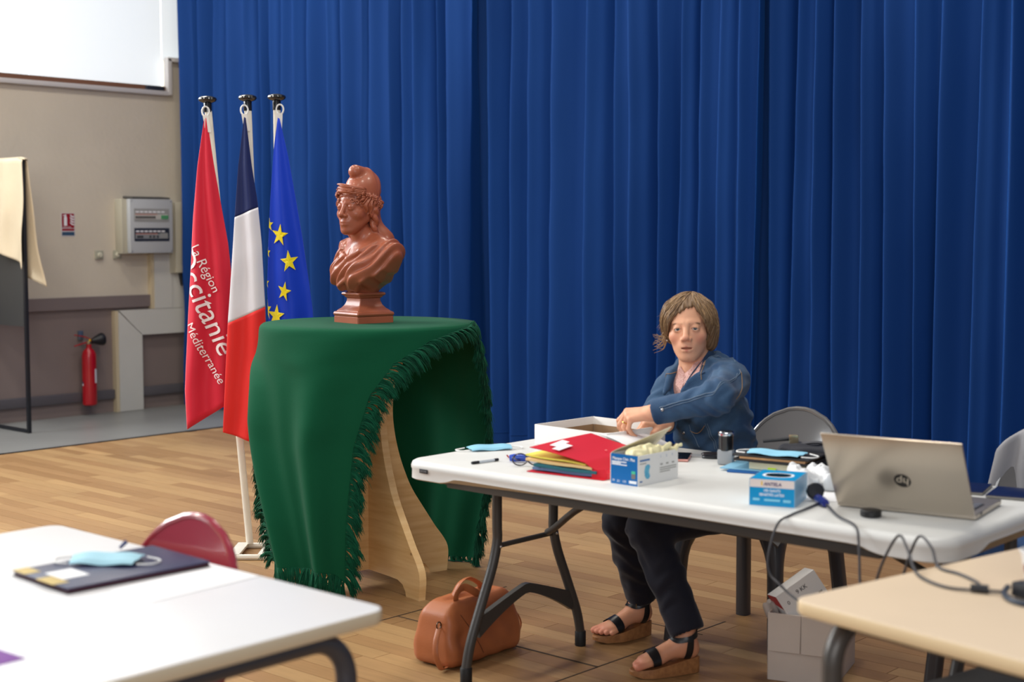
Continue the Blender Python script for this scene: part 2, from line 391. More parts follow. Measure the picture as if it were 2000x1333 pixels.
# ================================================================== tables and chairs
def round_rect(x0, x1, y0, y1, r, n=6):
    pts = []
    for cx_, cy_, a0 in ((x1 - r, y0 + r, -90), (x1 - r, y1 - r, 0), (x0 + r, y1 - r, 90), (x0 + r, y0 + r, 180)):
        for k in range(n + 1):
            a = R_(a0 + 90 * k / n); pts.append((cx_ + r * math.cos(a), cy_ + r * math.sin(a)))
    return pts
def densify(poly, step):
    out = []
    for i, p in enumerate(poly):
        q = poly[(i + 1) % len(poly)]; d = math.dist(p, q); k = max(1, int(d / step))
        out += [(p[0] + (q[0] - p[0]) * t / k, p[1] + (q[1] - p[1]) * t / k) for t in range(k)]
    return out
def slab(mb, poly, prof, zfun=None):
    """closed slab: prof = [(inset, z)...] from top centre to bottom; poly ccw; zfun adds to z per perimeter point for the lowest rings"""
    n = len(poly); P = np.array(poly); nxt = np.roll(P, -1, 0); prv = np.roll(P, 1, 0); t = nxt - prv; t /= np.linalg.norm(t, axis=1)[:, None]
    nrm = np.stack([t[:, 1], -t[:, 0]], 1); vs = []; fs = []
    for k, (ins, z) in enumerate(prof):
        Q = P - nrm * ins
        for i in range(n): vs.append((Q[i, 0], Q[i, 1], z + (zfun(*P[i]) if zfun and k >= len(prof) - 2 else 0)))
    for k in range(len(prof) - 1):
        for i in range(n): i2 = (i + 1) % n; fs.append((k * n + i, (k + 1) * n + i, (k + 1) * n + i2, k * n + i2))
    fs.append(tuple(range(n))); fs.append(tuple((len(prof) - 1) * n + i for i in range(n))[::-1])
    mb.add(vs, fs)
TX0, TX1, TY0, TY1, TZ = -3.295, -1.475, 3.14, 3.94, .74
m_wplast = M('table_plastic_white', (214, 214, 211), .42, spec=.45, var=.02, vs=8, bump=.06, bs=260)
m_steel = M('leg_steel_grey', (66, 64, 62), .42, metal=.25, spec=.5, bump=.03, bs=200)
tb = thing('folding_table', 'long white plastic folding table with grey wishbone legs', 'table', ((TX0 + TX1) / 2, (TY0 + TY1) / 2, 0))
mb = MB(); poly = densify(round_rect(TX0, TX1, TY0, TY1, .075, 8), .03)
def skirt(x, y):
    d = min(max(abs(x - cx_), 0) + max(abs(y - cy_), 0) for cx_ in (TX0, TX1) for cy_ in (TY0, TY1)); t = max(0, min(1, (d - .17) / .07)); return .017 * t * t * (3 - 2 * t)
slab(mb, poly, [(.022, TZ), (.012, TZ - .0015), (.004, TZ - .006), (0, TZ - .016), (0, TZ - .024), (.003, TZ - .03), (.002, TZ - .056), (.010, TZ - .060)], skirt)
top = mb.build('table_top', m_wplast, tb, angle=60)
mb = MB(); mb.box((-3.195, TY0 - .0005, TZ - .028), (.036, .003, .013), bev=.001); bd = mb.build('maker_badge', M('badge_dark', (40, 42, 48), .35), top)
lettering('LIFETIME', .0075, lambda x, y: (-3.195 + x, TY0 - .0028, TZ - .028 + y), M('badge_grey', (150, 152, 155), .4), top)
for yy in (TY0 + .035, TY1 - .035): mb = MB(); mb.box(((TX0 + TX1) / 2, yy, .682), (1.46, .03, .028), bev=.003); mb.build('side_rail', m_steel, tb)
for xx in (TX0 + .17, TX1 - .17): mb = MB(); mb.box((xx, (TY0 + TY1) / 2, .684), (.04, .72, .026), bev=.003); mb.build('cross_rail', m_steel, tb)
cY = 3.612
for sx, xx in ((-1, -3.19), (1, -1.585)):
    for sy in (-1, 1):
        p = smooth_path([(xx, cY + sy * .142, .69), (xx, cY + sy * .142, .50), (xx, cY + sy * .142, .44), (xx, cY + sy * .165, .36), (xx, cY + sy * .215, .25), (xx, cY + sy * .268, .13), (xx, cY + sy * .289, .05), (xx, cY + sy * .29, .03)], 5)
        mb = MB(); mb.tube(p, .0165, 14); lg = mb.build('leg', m_steel, tb)
        mb = MB(); mb.lathe([(.0, 0), (.0185, 0), (.0195, .004), (.0195, .05), (.0175, .053)], (xx, cY + sy * .29, 0), 16); mb.build('foot_cap', M('rubber_black', (22, 22, 24), .6), lg)
        mb = MB(); mb.ball((xx + .0165, cY + sy * .142, .425), .006); mb.build('rivet', M('zinc', (170, 170, 172), .3, metal=1), lg)
    mb = MB()
    def bar(u, v):   # pressed plate, deeper at its ends
        y = cY + (u - .5) * .47; e = abs(2 * u - 1); z0 = .262 - .045 * e ** 1.5 ; hh = .032 + .034 * e ** 2
        return (xx, y, z0 - .045 * e + (v - .5) * hh)
    mb.sheet(bar, 24, 3, .02); mb.build('lower_crossbar', m_steel, tb)
    mb = MB(); mb.tube([(xx, cY - .142, .425), (xx, cY + .142, .425)], .009, 10); mb.build('upper_crossbar', m_steel, tb)
    mb = MB(); xe = xx + (-sx) * .50
    mb.tube(smooth_path([(xx - sx * .01, cY + .10, .435), (xx - sx * .06, cY + .08, .46), (xx - sx * .25, cY + .0, .57), (xe, cY - .02, .675)], 4), .012, 10)
    br = mb.build('folding_brace', m_steel, tb)
    mb = MB(); mb.tube([(xx + .012 * math.cos(a), cY + .142, .425 + .024 * math.sin(a)) for a in np.linspace(0, 2 * math.pi, 15)[:-1]], .0035, 6, closed=True); mb.build('locking_ring', M('zinc'), br)

# ---- school desks with tube frames
def desk(name, label, cx_, cy_, rz, L_, W_, mtop, medge, mleg, legs):
    root = thing(name, label, 'desk', (cx_, cy_, 0), rz)
    hl, hw = L_ / 2, W_ / 2
    mb = MB(); slab(mb, densify(round_rect(-hl, hl, -hw, hw, .035, 6), .2), [(.004, .74), (.0015, .7395), (0, .738)]); mb.f.pop(); mb.mi.pop()
    mb.build('desk_top', mtop, root, world=False)
    mb = MB(); slab(mb, densify(round_rect(-hl, hl, -hw, hw, .035, 6), .2), [(.0003, .7378), (-.001, .735), (-.001, .716), (.003, .711)])
    mb.build('desk_edge', medge, root, world=False)
    for sx in (-1, 1):
        x = sx * (hl - .055); r = .085; y = hw - .06
        path = [(x, -y, 0.02), (x, -y, .69 - r)]
        path += [(x, -y + r - r * math.cos(a), .69 - r + r * math.sin(a)) for a in np.linspace(.1, math.pi / 2, 8)]
        path += [(x, y - r + r * math.sin(a), .69 - r + r * math.cos(a)) for a in np.linspace(0, math.pi / 2 - .1, 8)]
        path += [(x, y, .69 - r), (x, y, 0.02)]
        mb = MB(); mb.tube(path, .0205, 16); fr = mb.build('leg_frame', mleg, root, world=False)
        for s2 in (-1, 1):
            mb = MB(); mb.lathe([(0, 0), (.023, 0), (.025, .01), (.025, .04), (.021, .045)], (x, s2 * y, 0), 16); mb.build('foot_cap', M('rubber_black'), fr, world=False)
    for sy in (-1, 1): mb = MB(); mb.box((0, sy * (hw - .09), .695), (L_ - .16, .025, .03), bev=.003); mb.build('apron_bar', mleg, root, world=False)
    return root
m_tubeG = M('tube_paint_grey', (74, 76, 84), .3, metal=.35, spec=.6)
m_tubeB = M('tube_paint_bronze', (84, 80, 76), .38, metal=.4, spec=.5, bump=.05, bs=120)
desk('school_desk', 'white topped school desk holding the navy signature folder', -2.597, 1.475, 0, 1.185, .80, M('laminate_white', (230, 230, 232), .28, spec=.5, var=.015, vs=4), M('edge_cream', (222, 206, 176), .45), m_tubeG, None)
_a = R_(-11); _u = (math.cos(_a), math.sin(_a)); _v = (-math.sin(_a), math.cos(_a))
desk('school_desk', 'cream topped school desk holding the paper cup and cable', -1.471 + _u[0] * .60 + _v[0] * .42, 2.448 + _u[1] * .60 + _v[1] * .42, -11, 1.2, .84, M('laminate_cream', (222, 200, 172), .4, spec=.45, var=.02, vs=4), M('edge_beige', (228, 202, 160), .45), m_tubeB, None)

# ---- moulded plastic chairs (front towards -y)
def chair(name, label, loc, rz, mat, mleg):
    root = thing(name, label, 'chair', loc, rz)
    def backf(u, v):
        a = (u - .5) * 2; z = .40 + .40 * v
        w = .215 * (1 - max(0, (v - .30) / .70) ** 2.6) ** .5 if v < .999 else .03
        w = max(w, .03); x = a * w
        y = .205 + .055 * v - .30 * x * x * 4 * .5 - .03 * (1 - v) * 0
        return (x, y - .02 * math.cos(math.pi * v) , z)
    mb = MB(); mb.sheet(backf, 29, 25, .012); bk = mb.build('backrest', mat, root, world=False, angle=70)
    rim = [backf(0, v) for v in np.linspace(.05, .985, 18)] + [backf(u, .999) for u in (.2, .5, .8)] + [backf(1, v) for v in np.linspace(.985, .05, 18)]
    mb = MB(); mb.tube(rim, .0095, 8); mb.build('rim', mat, bk, world=False)
    def seatf(u, v):
        x = (u - .5) * .43; y = -.22 + .44 * v
        k = abs(2 * u - 1); e = max(0, (.15 - v) / .15)
        return (x, y, .445 - .012 * math.sin(math.pi * u) * math.sin(math.pi * v) - .03 * e * e - .02 * max(0, k - .85) / .15)
    mb = MB(); mb.sheet(seatf, 25, 25, .014); mb.build('seat', mat, root, world=False, angle=70)
    for sx in (-1, 1):
        for sy in (-1, 1):
            x0, y0 = sx * .185, sy * .19; x1, y1 = sx * .215, sy * .24 if sy > 0 else -.225
            def legf(u, v):
                a = 2 * math.pi * u; z = .438 * (1 - v); hw = .024 + .03 * max(0, (z - .30) / .14) ** 2
                cxx = x0 + (x1 - x0) * v; cyy = y0 + (y1 - y0) * v; c, s_ = math.cos(a), math.sin(a)
                q = (abs(c) ** 4 + abs(s_) ** 4) ** -.25
                return (cxx + hw * c * q - sx * (hw - .024), cyy + hw * s_ * q - sy * (hw - .024), z)
            mb = MB(); mb.grid(legf, 20, 14, closed_u=True); n = len(mb.v); mb.add([], []); mb.f.append(tuple(range(n - 20, n))); mb.mi.append(0)
            mb.build('leg', mleg, root, world=False, angle=50)
    mb = MB()
    for sx in (-1, 1): mb.box((sx * .195, 0, .425), (.022, .43, .03), bev=.004)
    for sy in (-1, 1): mb.box((0, sy * .205, .425), (.40, .022, .03), bev=.004)
    mb.build('seat_frame', mleg, root, world=False)
    return root
m_chg = M('chair_grey_plastic', (98, 96, 96), .16, spec=.6, coat=.5)
m_chleg = M('chair_leg_plastic', (62, 62, 66), .25, spec=.5)
chair('plastic_chair', 'glossy grey plastic chair that the seated woman uses', (-2.78, 4.40, 0), 0, m_chg, m_chleg)
chair('plastic_chair', 'glossy burgundy plastic chair pushed up to the white desk', (-2.755, 1.705, 0), 0, M('chair_burgundy_plastic', (150, 40, 58), .18, spec=.6, coat=.5), M('chair_leg_burgundy', (120, 34, 48), .25))
# ================================================================== pedestal, cloth, flags
PC = Vector((-4.42, 4.03, 0)); PR = .425; PZ = 1.08
def pine_material():
    m = bpy.data.materials.new('knotty_pine'); m.use_nodes = True; nt = m.node_tree; N = nt.nodes; L = nt.links; b = N['Principled BSDF']
    tc = N.new('ShaderNodeTexCoord'); mp = N.new('ShaderNodeMapping'); mp.inputs['Scale'].default_value = (1.2, 1.2, 14); L.new(tc.outputs['Object'], mp.inputs[0])
    n = N.new('ShaderNodeTexNoise'); n.inputs['Scale'].default_value = 3; n.inputs['Detail'].default_value = 5; L.new(mp.outputs[0], n.inputs['Vector'])
    cr = N.new('ShaderNodeValToRGB'); L.new(n.outputs['Fac'], cr.inputs[0]); e = cr.color_ramp.elements
    e[0].position = .32; e[0].color = lin((230, 186, 124)); e[1].position = .66; e[1].color = lin((246, 210, 152))
    vo = N.new('ShaderNodeTexVoronoi'); vo.inputs['Scale'].default_value = 6.5; mp2 = N.new('ShaderNodeMapping'); mp2.inputs['Scale'].default_value = (1, 1, 1.3); L.new(tc.outputs['Object'], mp2.inputs[0]); L.new(mp2.outputs[0], vo.inputs['Vector'])
    r = N.new('ShaderNodeMapRange'); r.inputs['From Min'].default_value = .035; r.inputs['From Max'].default_value = .075; r.inputs['To Min'].default_value = .8; r.inputs['To Max'].default_value = 0; L.new(vo.outputs['Distance'], r.inputs['Value'])
    mx = N.new('ShaderNodeMix'); mx.data_type = 'RGBA'; L.new(r.outputs[0], mx.inputs['Factor']); L.new(cr.outputs[0], mx.inputs['A']); mx.inputs['B'].default_value = lin((120, 72, 40)); L.new(mx.outputs['Result'], b.inputs['Base Color'])
    b.inputs['Roughness'].default_value = .45; return m
m_pine = pine_material()
ped = thing('pedestal', 'pale pine pedestal of crossed concave boards under the green cloth', 'pedestal', PC, -10)
def profile(half=.39):
    zs = [0, .05, .10, .135, .17, .25, .38, .50, .60, .70, .80, .88, .95, 1.0, 1.045]; ws = [half - .012, half - .004, half, half - .012, half - .05, .285, .195, .145, .118, .105, .112, .14, .19, .25, .31]
    k = np.linspace(0, 1, 60); zz = np.interp(k * 1.045, zs, zs); ww = np.interp(zz, zs, ws)
    ww = np.convolve(np.pad(ww, 2, 'edge'), np.ones(5) / 5, 'valid')
    rt = list(zip(ww, zz)); arch = [(half - .10, 0), (half - .105, .02), (half - .125, .045), (half - .16, .058), (half - .22, .06)]
    right = arch[::-1] + rt
    left = [(-x, z) for x, z in right][::-1]
    return right, left
right, left = profile()
for nm, ax in (('cross_board', 0), ('cross_board', 1)):
    # two halves meet at the centre so that each half profile is a clean polygon
    for sgn in (-1, 1):
        poly = [(0, .06)] + [(x, z) for x, z in right] + [(0, 1.045)]
        poly = [(sgn * x, z) for x, z in poly]
        if sgn < 0: poly = poly[::-1]
        mb = MB(); t = .016
        if ax == 0: mb.prism(poly, -t, t, lambda x, z, y: (PC.x + x, PC.y + y, z))
        else: mb.prism(poly, -t, t, lambda x, z, y: (PC.x + y, PC.y + x, z))
        ob = mb.build(nm, m_pine, ped, angle=35)
        bm = bmesh.new(); bm.from_mesh(ob.data); bmesh.ops.recalc_face_normals(bm, faces=bm.faces); bm.to_mesh(ob.data); bm.free()
mb = MB(); mb.lathe([(0, 1.046), (PR - .004, 1.046), (PR, 1.05), (PR, 1.069), (PR - .004, 1.073), (0, 1.073)], (PC.x, PC.y, 0), 64); mb.build('round_top', m_pine, ped)

m_green = M('green_cloth', (12, 78, 52), .9, spec=.15, sheen=.04, var=.06, vs=3, bump=.08, bs=220)
m_fringe = M('green_fringe', (14, 80, 56), .85, spec=.15, sheen=.04, var=.25, vs=40)
cloth = thing('table_cloth', 'dark green fringed cloth draped over the pedestal', 'cloth', (PC.x, PC.y, 0))
CR = PR + .008
def pol(th, r, z): return (PC.x + r * math.cos(R_(th)), PC.y + r * math.sin(R_(th)), z)
fR = ([0, .02, .05, .13, .25, .45, .75, 1.04], [38, 8, -10, -30, -42, -50, -54, -55])
fL = ([0, .06, .13, .18, .24, .34, .46, .75, 1.0], [-215, -205, -185, -160, -146, -138, -130, -108, -93])
bR = ([0, .05, .3, .6, .85, 1.04], [38, 42, 50, 58, 72, 80]); bL = ([0, .1, .5, 1.04], [145, 141, 136, 128])
def fold(s, d, th):
    k = min(1, d / .38) ** .8
    f = .052 * (.5 + .5 * math.sin(2 * math.pi * (2.0 * s - .25))) ** 1.3 + .012 * (.5 + .5 * math.sin(2 * math.pi * (4.2 * s + .15 + .06 * d)))
    return f * k
def frontP(s, t):
    Dm = .925 + .045 * max(0, (s - .75) / .25) ** 2 - .0 * s
    d = t * Dm; th = interp(d, *fL) + (interp(d, *fR) - interp(d, *fL)) * s
    soft = .006 * (1 - math.exp(-d / .01))
    r = CR + soft + .004 * min(1, d / .5) + fold(s, d, th) + .0 * d
    # round the shoulder
    return pol(th, r - .008 * math.exp(-d / .008), PZ - d)
def backP(s, t):
    d = t * 1.055; th = interp(d, *bR) + (interp(d, *bL) - interp(d, *bR)) * s
    return pol(th, CR + .006 + .05 * min(1, d) + fold(s * .8 + .2, d, th) * .9, PZ - d)
tt = np.concatenate([np.linspace(0, .06, 8), np.linspace(.08, 1, 50)])
NS = 120
def surf(fn, name):
    vs = [fn(i / (NS - 1), t) for t in tt for i in range(NS)]
    fs = [(j * NS + i + 1, j * NS + i, (j + 1) * NS + i, (j + 1) * NS + i + 1) for j in range(len(tt) - 1) for i in range(NS - 1)]
    return vs, fs
mb = MB()
for fn in (frontP, backP): mb.add(*surf(fn, ''))
# top of the cloth
ring = [frontP(i / (NS - 1), 0) for i in range(NS)][::1] + [backP(i / (NS - 1), 0) for i in range(1, NS - 1)]
n = len(ring); vs = []; fs = []
for k, q in enumerate((1, .8, .5, .2)):
    for p in ring: vs.append((PC.x + (p[0] - PC.x) * q, PC.y + (p[1] - PC.y) * q, PZ + .001 * (1 - q)))
for k in range(3):
    for i in range(n): i2 = (i + 1) % n; fs.append((k * n + i, k * n + i2, (k + 1) * n + i2, (k + 1) * n + i))
fs.append(tuple(3 * n + i for i in range(n))); mb.add(vs, fs)
drape = mb.build('drape', m_green, cloth, angle=180)
bm = bmesh.new(); bm.from_mesh(drape.data); bmesh.ops.remove_doubles(bm, verts=bm.verts, dist=.0008); bm.to_mesh(drape.data); bm.free()
# fringe along every free edge
def strand_set(mb, edge, inward, per_m, ln, seed, wob=1.):
    rnd = random.Random(seed); E_ = [Vector(p) for p in edge]; I_ = [Vector(p) for p in inward]
    acc = 0.
    for i in range(len(E_) - 1):
        seg = (E_[i + 1] - E_[i]); L_ = seg.length
        if L_ < 1e-6: continue
        acc += L_ * per_m
        while acc > 0:
            acc -= 1; t = rnd.random(); p = E_[i] + seg * t; out = (p - (I_[i] + (I_[i + 1] - I_[i]) * t)); out = out.normalized() if out.length > 1e-6 else Vector((0, 0, -1))
            l_ = ln * rnd.uniform(.75, 1.15); tang = seg.normalized()
            cid = math.floor(p.x * 105) + 7 * math.floor(p.y * 105) + 13 * math.floor(p.z * 110); cr_ = random.Random(cid); clump = cr_.uniform(-1, 1); cdir = Vector((cr_.uniform(-.3, .3), cr_.uniform(-.3, .3), cr_.uniform(-.2, .2))); clen = cr_.uniform(.78, 1.12)
            dir0 = (out * 1.0 + tang * (.45 * clump + rnd.uniform(-.12, .12)) * wob + cdir + Vector((rnd.uniform(-.10, .10), rnd.uniform(-.10, .10), 0))).normalized()
            q = p.copy(); pts = [q.copy()]; dirv = dir0.copy()
            for k in range(4):
                q = q + dirv * l_ * clen / 4
                if q.z < .004: q.z = .004
                pts.append(q.copy()); dirv = (dirv * .78 + Vector((rnd.uniform(-.13, .13), rnd.uniform(-.13, .13), -.40))).normalized()
            mb.tube(pts, [.0012, .0016, .0016, .0014, .0005], 3, caps=False)
edges = []
eps = .02
edges.append(([frontP(1, t) for t in tt], [frontP(1 - eps, t) for t in tt]))
edges.append(([frontP(0, t) for t in tt], [frontP(eps, t) for t in tt]))
ss = np.linspace(0, 1, 70)
edges.append(([frontP(s, 1) for s in ss], [frontP(s, .97) for s in ss]))
edges.append(([backP(0, t) for t in tt], [backP(eps, t) for t in tt]))
edges.append(([backP(1, t) for t in tt], [backP(1 - eps, t) for t in tt]))
edges.append(([backP(s, 1) for s in ss], [backP(s, .97) for s in ss]))
mb = MB()
for k, (e, i_) in enumerate(edges): strand_set(mb, e, i_, 3000, .088, 20 + k)
fr = mb.build('fringe', m_fringe, cloth, angle=180); fr['kind'] = 'stuff'

# ---- flags: three leaning poles in one white stand
FO = np.array((-5.297, 4.091, 0.)); FR = np.array((.7431, .6691, 0.)); FT = np.array((.6691, -.7431, 0.)); FK = 427.
def fpt(px, py, w=0.): return FO + FR * ((px - 488) / FK) + np.array((0, 0, (1073 - py) / FK)) + FT * w
st = thing('flag_stand', 'white flag stand with bars on the floor holding three poles', 'stand', FO)
m_wpaint = M('white_enamel', (228, 222, 208), .35, spec=.5)
mb = MB()
for w, x0, x1 in ((-.02, 470, 590), (.22, 462, 592)):
    a, b_ = fpt(x0, 1073, w), fpt(x1, 1073, w); mb.tube([(a[0], a[1], .012), (b_[0], b_[1], .012)], .013, 8)
mb.build('floor_bar', m_wpaint, st)
mb = MB()
for x in (474, 530, 586):
    a, b_ = fpt(x, 1073, -.03), fpt(x, 1073, .23); mb.box(((a[0] + b_[0]) / 2, (a[1] + b_[1]) / 2, .020), (.05, .25, .012), rotm(0, 0, 42), bev=.002)
mb.build('cross_piece', m_wpaint, st)
def pole(label, base, top, w, ring_dx):
    a = fpt(*base, w); b_ = fpt(*top, w); a[2] = .026
    root = thing('flag_pole', label, 'flag pole', tuple(a), group='poles of the flag stand')
    mb = MB(); mb.tube([a, b_], .0165, 16); mb.build('shaft', m_wpaint, root)
    d = (b_ - a) / np.linalg.norm(b_ - a)
    mb = MB(); mb.lathe([(0, -.03), (.0185, -.03), (.0185, .012), (.0165, .02)], tuple(b_), 20); mb.build('collar', M('gloss_black', (24, 24, 28), .2, coat=.4), root)
    mb = MB(); mb.lathe([(0, .010), (.022, .012), (.036, .018), (.0415, .026), (.039, .034), (.028, .040), (0, .043)], tuple(b_), 28); mb.build('finial', M('gloss_black'), root)
    rc = b_ + FR * ring_dx + FT * .016 + np.array((0, 0, -.028))
    mb = MB(); mb.tube([rc + FR * .016 * math.cos(q) + np.array((0, 0, .022 * math.sin(q))) for q in np.linspace(0, 2 * math.pi, 18)[:-1]], .0042, 8, closed=True); mb.build('clip_ring', M('white_plastic', (232, 232, 230), .35), root)
    mb = MB(); mb.sheet(lambda u, v: tuple(b_ + FR * (ring_dx + (u - .5) * .026 + v * (.012 if ring_dx <= 0 else -.004)) + FT * .020 + np.array((0, 0, -.045 - .075 * v))), 3, 5, .003); mb.build('webbing_tab', M('white_webbing', (222, 218, 212), .7), root)
    return root
pole('white pole of the red lettered flag', (488, 1073), (419, 214), .0, -.006)
pole('white pole of the blue white red flag', (520, 1073), (497, 212), .02, -.012)
pole('white pole of the blue star flag', (552, 1073), (551, 210), .0, .016)

class Flag:
    def __init__(s, left, right, rows, w0, amp, nf, ph):
        s.l = np.array(left, float); s.r = np.array(right, float); s.rows = np.array(rows, float); s.w0 = w0; s.amp = amp; s.nf = nf; s.ph = ph
    def lx(s, y): return np.interp(y, s.l[:, 1], s.l[:, 0])
    def rx(s, y): return np.interp(y, s.r[:, 1], s.r[:, 0])
    def depth(s, px, py):
        a, b_ = s.lx(py), s.rx(py); u = (px - a) / max(b_ - a, 1); k = min(1, max(0, (py - 235) / 300))
        e = .020 * k * (1 - (2 * u - 1) ** 2)
        return s.w0 + e + s.amp * k * math.sin(2 * math.pi * (s.nf * u + s.ph + .12 * math.sin(py / 130.))) + .004 * k * noise.noise(Vector((px / 30., py / 60., s.w0 * 50)))
    def at(s, px, py, off=0.): return tuple(fpt(px, py, s.depth(px, py) + off))
    def uv(s, u, v):
        yl = np.interp(v, s.rows[:, 0], s.rows[:, 1]); yr = np.interp(v, s.rows[:, 0], s.rows[:, 2]); py = yl + (yr - yl) * u
        px = s.lx(py) + (s.rx(py) - s.lx(py)) * u
        return s.at(px, py)
    def band(s, name, v0, v1, mat, root, nu=40, nv=40):
        mb = MB(); mb.sheet(lambda u, v: s.uv(u, v0 + (v1 - v0) * v), nu, nv, .0022); return mb.build(name, mat, root, angle=180)
def fabric(n, c): return M(n, c, .55, spec=.3, sheen=.2, bump=.05, bs=60)
fr_ = Flag([(415, 232), (400, 330), (390, 430), (384, 520), (378, 600), (372, 700), (369, 760), (372, 836)], [(418, 232), (431, 330), (444, 411), (455, 477), (462, 550), (467, 650), (467, 740), (466, 836)], [(0, 232, 234), (.3, 420, 415), (.7, 660, 640), (1, 836, 778)], .02, .016, 1.6, .1)
f1 = thing('flag', 'red regional flag with white lettering hanging on its pole', 'flag', tuple(fpt(418, 836, .02)))
fr_.band('flag_cloth', 0, 1, fabric('flag_red', (206, 34, 56)), f1)
def flag_text(fl, root, txt, size, x0, y0, ang, mat, align='LEFT', bend=0., bold=0.):
    ca, sa = math.cos(R_(ang)), math.sin(R_(ang))
    def fn(x, y):
        x_, y_ = x, y + bend * x * x
        px = x0 + (x_ * ca + y_ * sa); py = y0 + (x_ * sa - y_ * ca)
        px = min(max(px, fl.lx(py) + 1.0), fl.rx(py) - 1)
        return fl.at(px, py, .0075)
    return lettering(txt, size, fn, mat, root, align=align, bold=bold, sub=2)
m_wl = M('flag_print_white', (240, 228, 228), .6)
flag_text(fr_, f1, 'La Région', 25, 392, 480, 68, m_wl, bend=.0006)
flag_text(fr_, f1, 'Occitanie', 57, 366, 486, 70, m_wl, bend=.0003, bold=.15)
flag_text(fr_, f1, 'Méditerranée', 24, 379, 630, 65, m_wl, bend=.0006)
ff = Flag([(494, 238), (482, 330), (474, 430), (468, 520), (459, 628), (453, 720), (446, 838), (446, 860)], [(497, 238), (507, 330), (517, 400), (524, 480), (529, 597), (531, 700), (526, 800), (520, 860)], [(0, 238, 240), (.30, 427, 408), (.63, 628, 597), (.9, 800, 790), (1, 838, 862)], .075, .014, 1.35, .3)
f2 = thing('flag', 'blue white and red tricolour flag hanging on its pole', 'flag', tuple(fpt(488, 860, .075)))
ff.band('blue_band', 0, .30, fabric('flag_navy', (24, 36, 88)), f2); ff.band('white_band', .30, .63, fabric('flag_white', (224, 222, 228)), f2); ff.band('red_band', .63, 1, fabric('flag_scarlet', (226, 44, 40)), f2)
fe = Flag([(555, 238), (546, 300), (538, 400), (534, 480), (531, 560), (533, 640), (542, 800)], [(558, 238), (574, 310), (589, 400), (600, 470), (612, 560), (618, 612), (612, 700), (596, 800)], [(0, 238, 240), (.5, 520, 520), (1, 800, 770)], .035, .014, 1.5, .55)
f3 = thing('flag', 'deep blue flag with gold stars hanging on its pole', 'flag', tuple(fpt(570, 800, .035)))
fe.band('flag_cloth', 0, 1, fabric('flag_blue', (12, 58, 190)), f3)
m_star = M('star_gold', (244, 222, 30), .5)
def star(cx_, cy_, r, rot, squeeze=1.):
    pts = []
    for k in range(10):
        a = R_(rot + 36 * k - 90); q = r if k % 2 == 0 else r * .385; pts.append((cx_ + q * math.cos(a) * squeeze, cy_ + q * math.sin(a)))
    def pj(p): y = p[1]; x = min(max(p[0], fe.lx(y) + .3), fe.rx(y) - .5); return fe.at(x, y, .0075)
    mb = MB(); vs = [pj((cx_, cy_))] + [pj(p) for p in pts]; mids = [pj(((cx_ + p[0]) / 2, (cy_ + p[1]) / 2)) for p in pts]
    fs = []
    for k in range(10): k2 = (k + 1) % 10; fs.append((0, 11 + k, 11 + k2)); fs.append((11 + k, 1 + k, 1 + k2, 11 + k2))
    mb.add(vs + mids, fs); mb.build('star', m_star, f3, smooth=False)
star(557, 461, 22, 8, .78); star(575, 511, 22, -6, .80); star(565, 568, 20, 14, .72); star(548, 615, 22, 6, .78)
star(536, 441, 14, 0, .6); star(533, 494, 12, 0, .45); star(530, 552, 12, 0, .45); star(531, 604, 22, 0, .35)
# ================================================================== implicit surfaces (numpy surface nets) for sculpted shapes
def smin(a, b, k): h = np.clip(.5 + .5 * (b - a) / k, 0, 1); return b + (a - b) * h - k * h * (1 - h)
def smax(a, b, k): return -smin(-a, -b, k)
def cap(P, a, b, ra, rb=None):
    rb = ra if rb is None else rb; a = np.asarray(a, float); b = np.asarray(b, float); ba = b - a; pa = P - a
    t = np.clip(pa @ ba / max(ba @ ba, 1e-12), 0, 1); d = pa - t[:, None] * ba
    return np.sqrt((d * d).sum(1)) - (ra + (rb - ra) * t)
def ell(P, c, r, Rm=None):
    q = P - np.asarray(c, float)
    if Rm is not None: q = q @ Rm
    r = np.asarray(r, float); k0 = np.sqrt(((q / r) ** 2).sum(1)); k1 = np.sqrt(((q / (r * r)) ** 2).sum(1))
    return k0 * (k0 - 1) / np.maximum(k1, 1e-9)
def chain(P, pts, rs, k=.01):
    d = None
    for i in range(len(pts) - 1):
        e = cap(P, pts[i], pts[i + 1], rs[i], rs[i + 1]); d = e if d is None else smin(d, e, k)
    return d
def rbox(P, c, h, r, Rm=None):
    q = P - np.asarray(c, float)
    if Rm is not None: q = q @ Rm
    q = np.abs(q) - np.asarray(h, float); return np.sqrt((np.maximum(q, 0) ** 2).sum(1)) + np.minimum(q.max(1), 0) - r
def npm(m): return np.array([[m[i][j] for j in range(3)] for i in range(3)])
def RM(rx=0, ry=0, rz=0): return npm(rotm(rx, ry, rz))
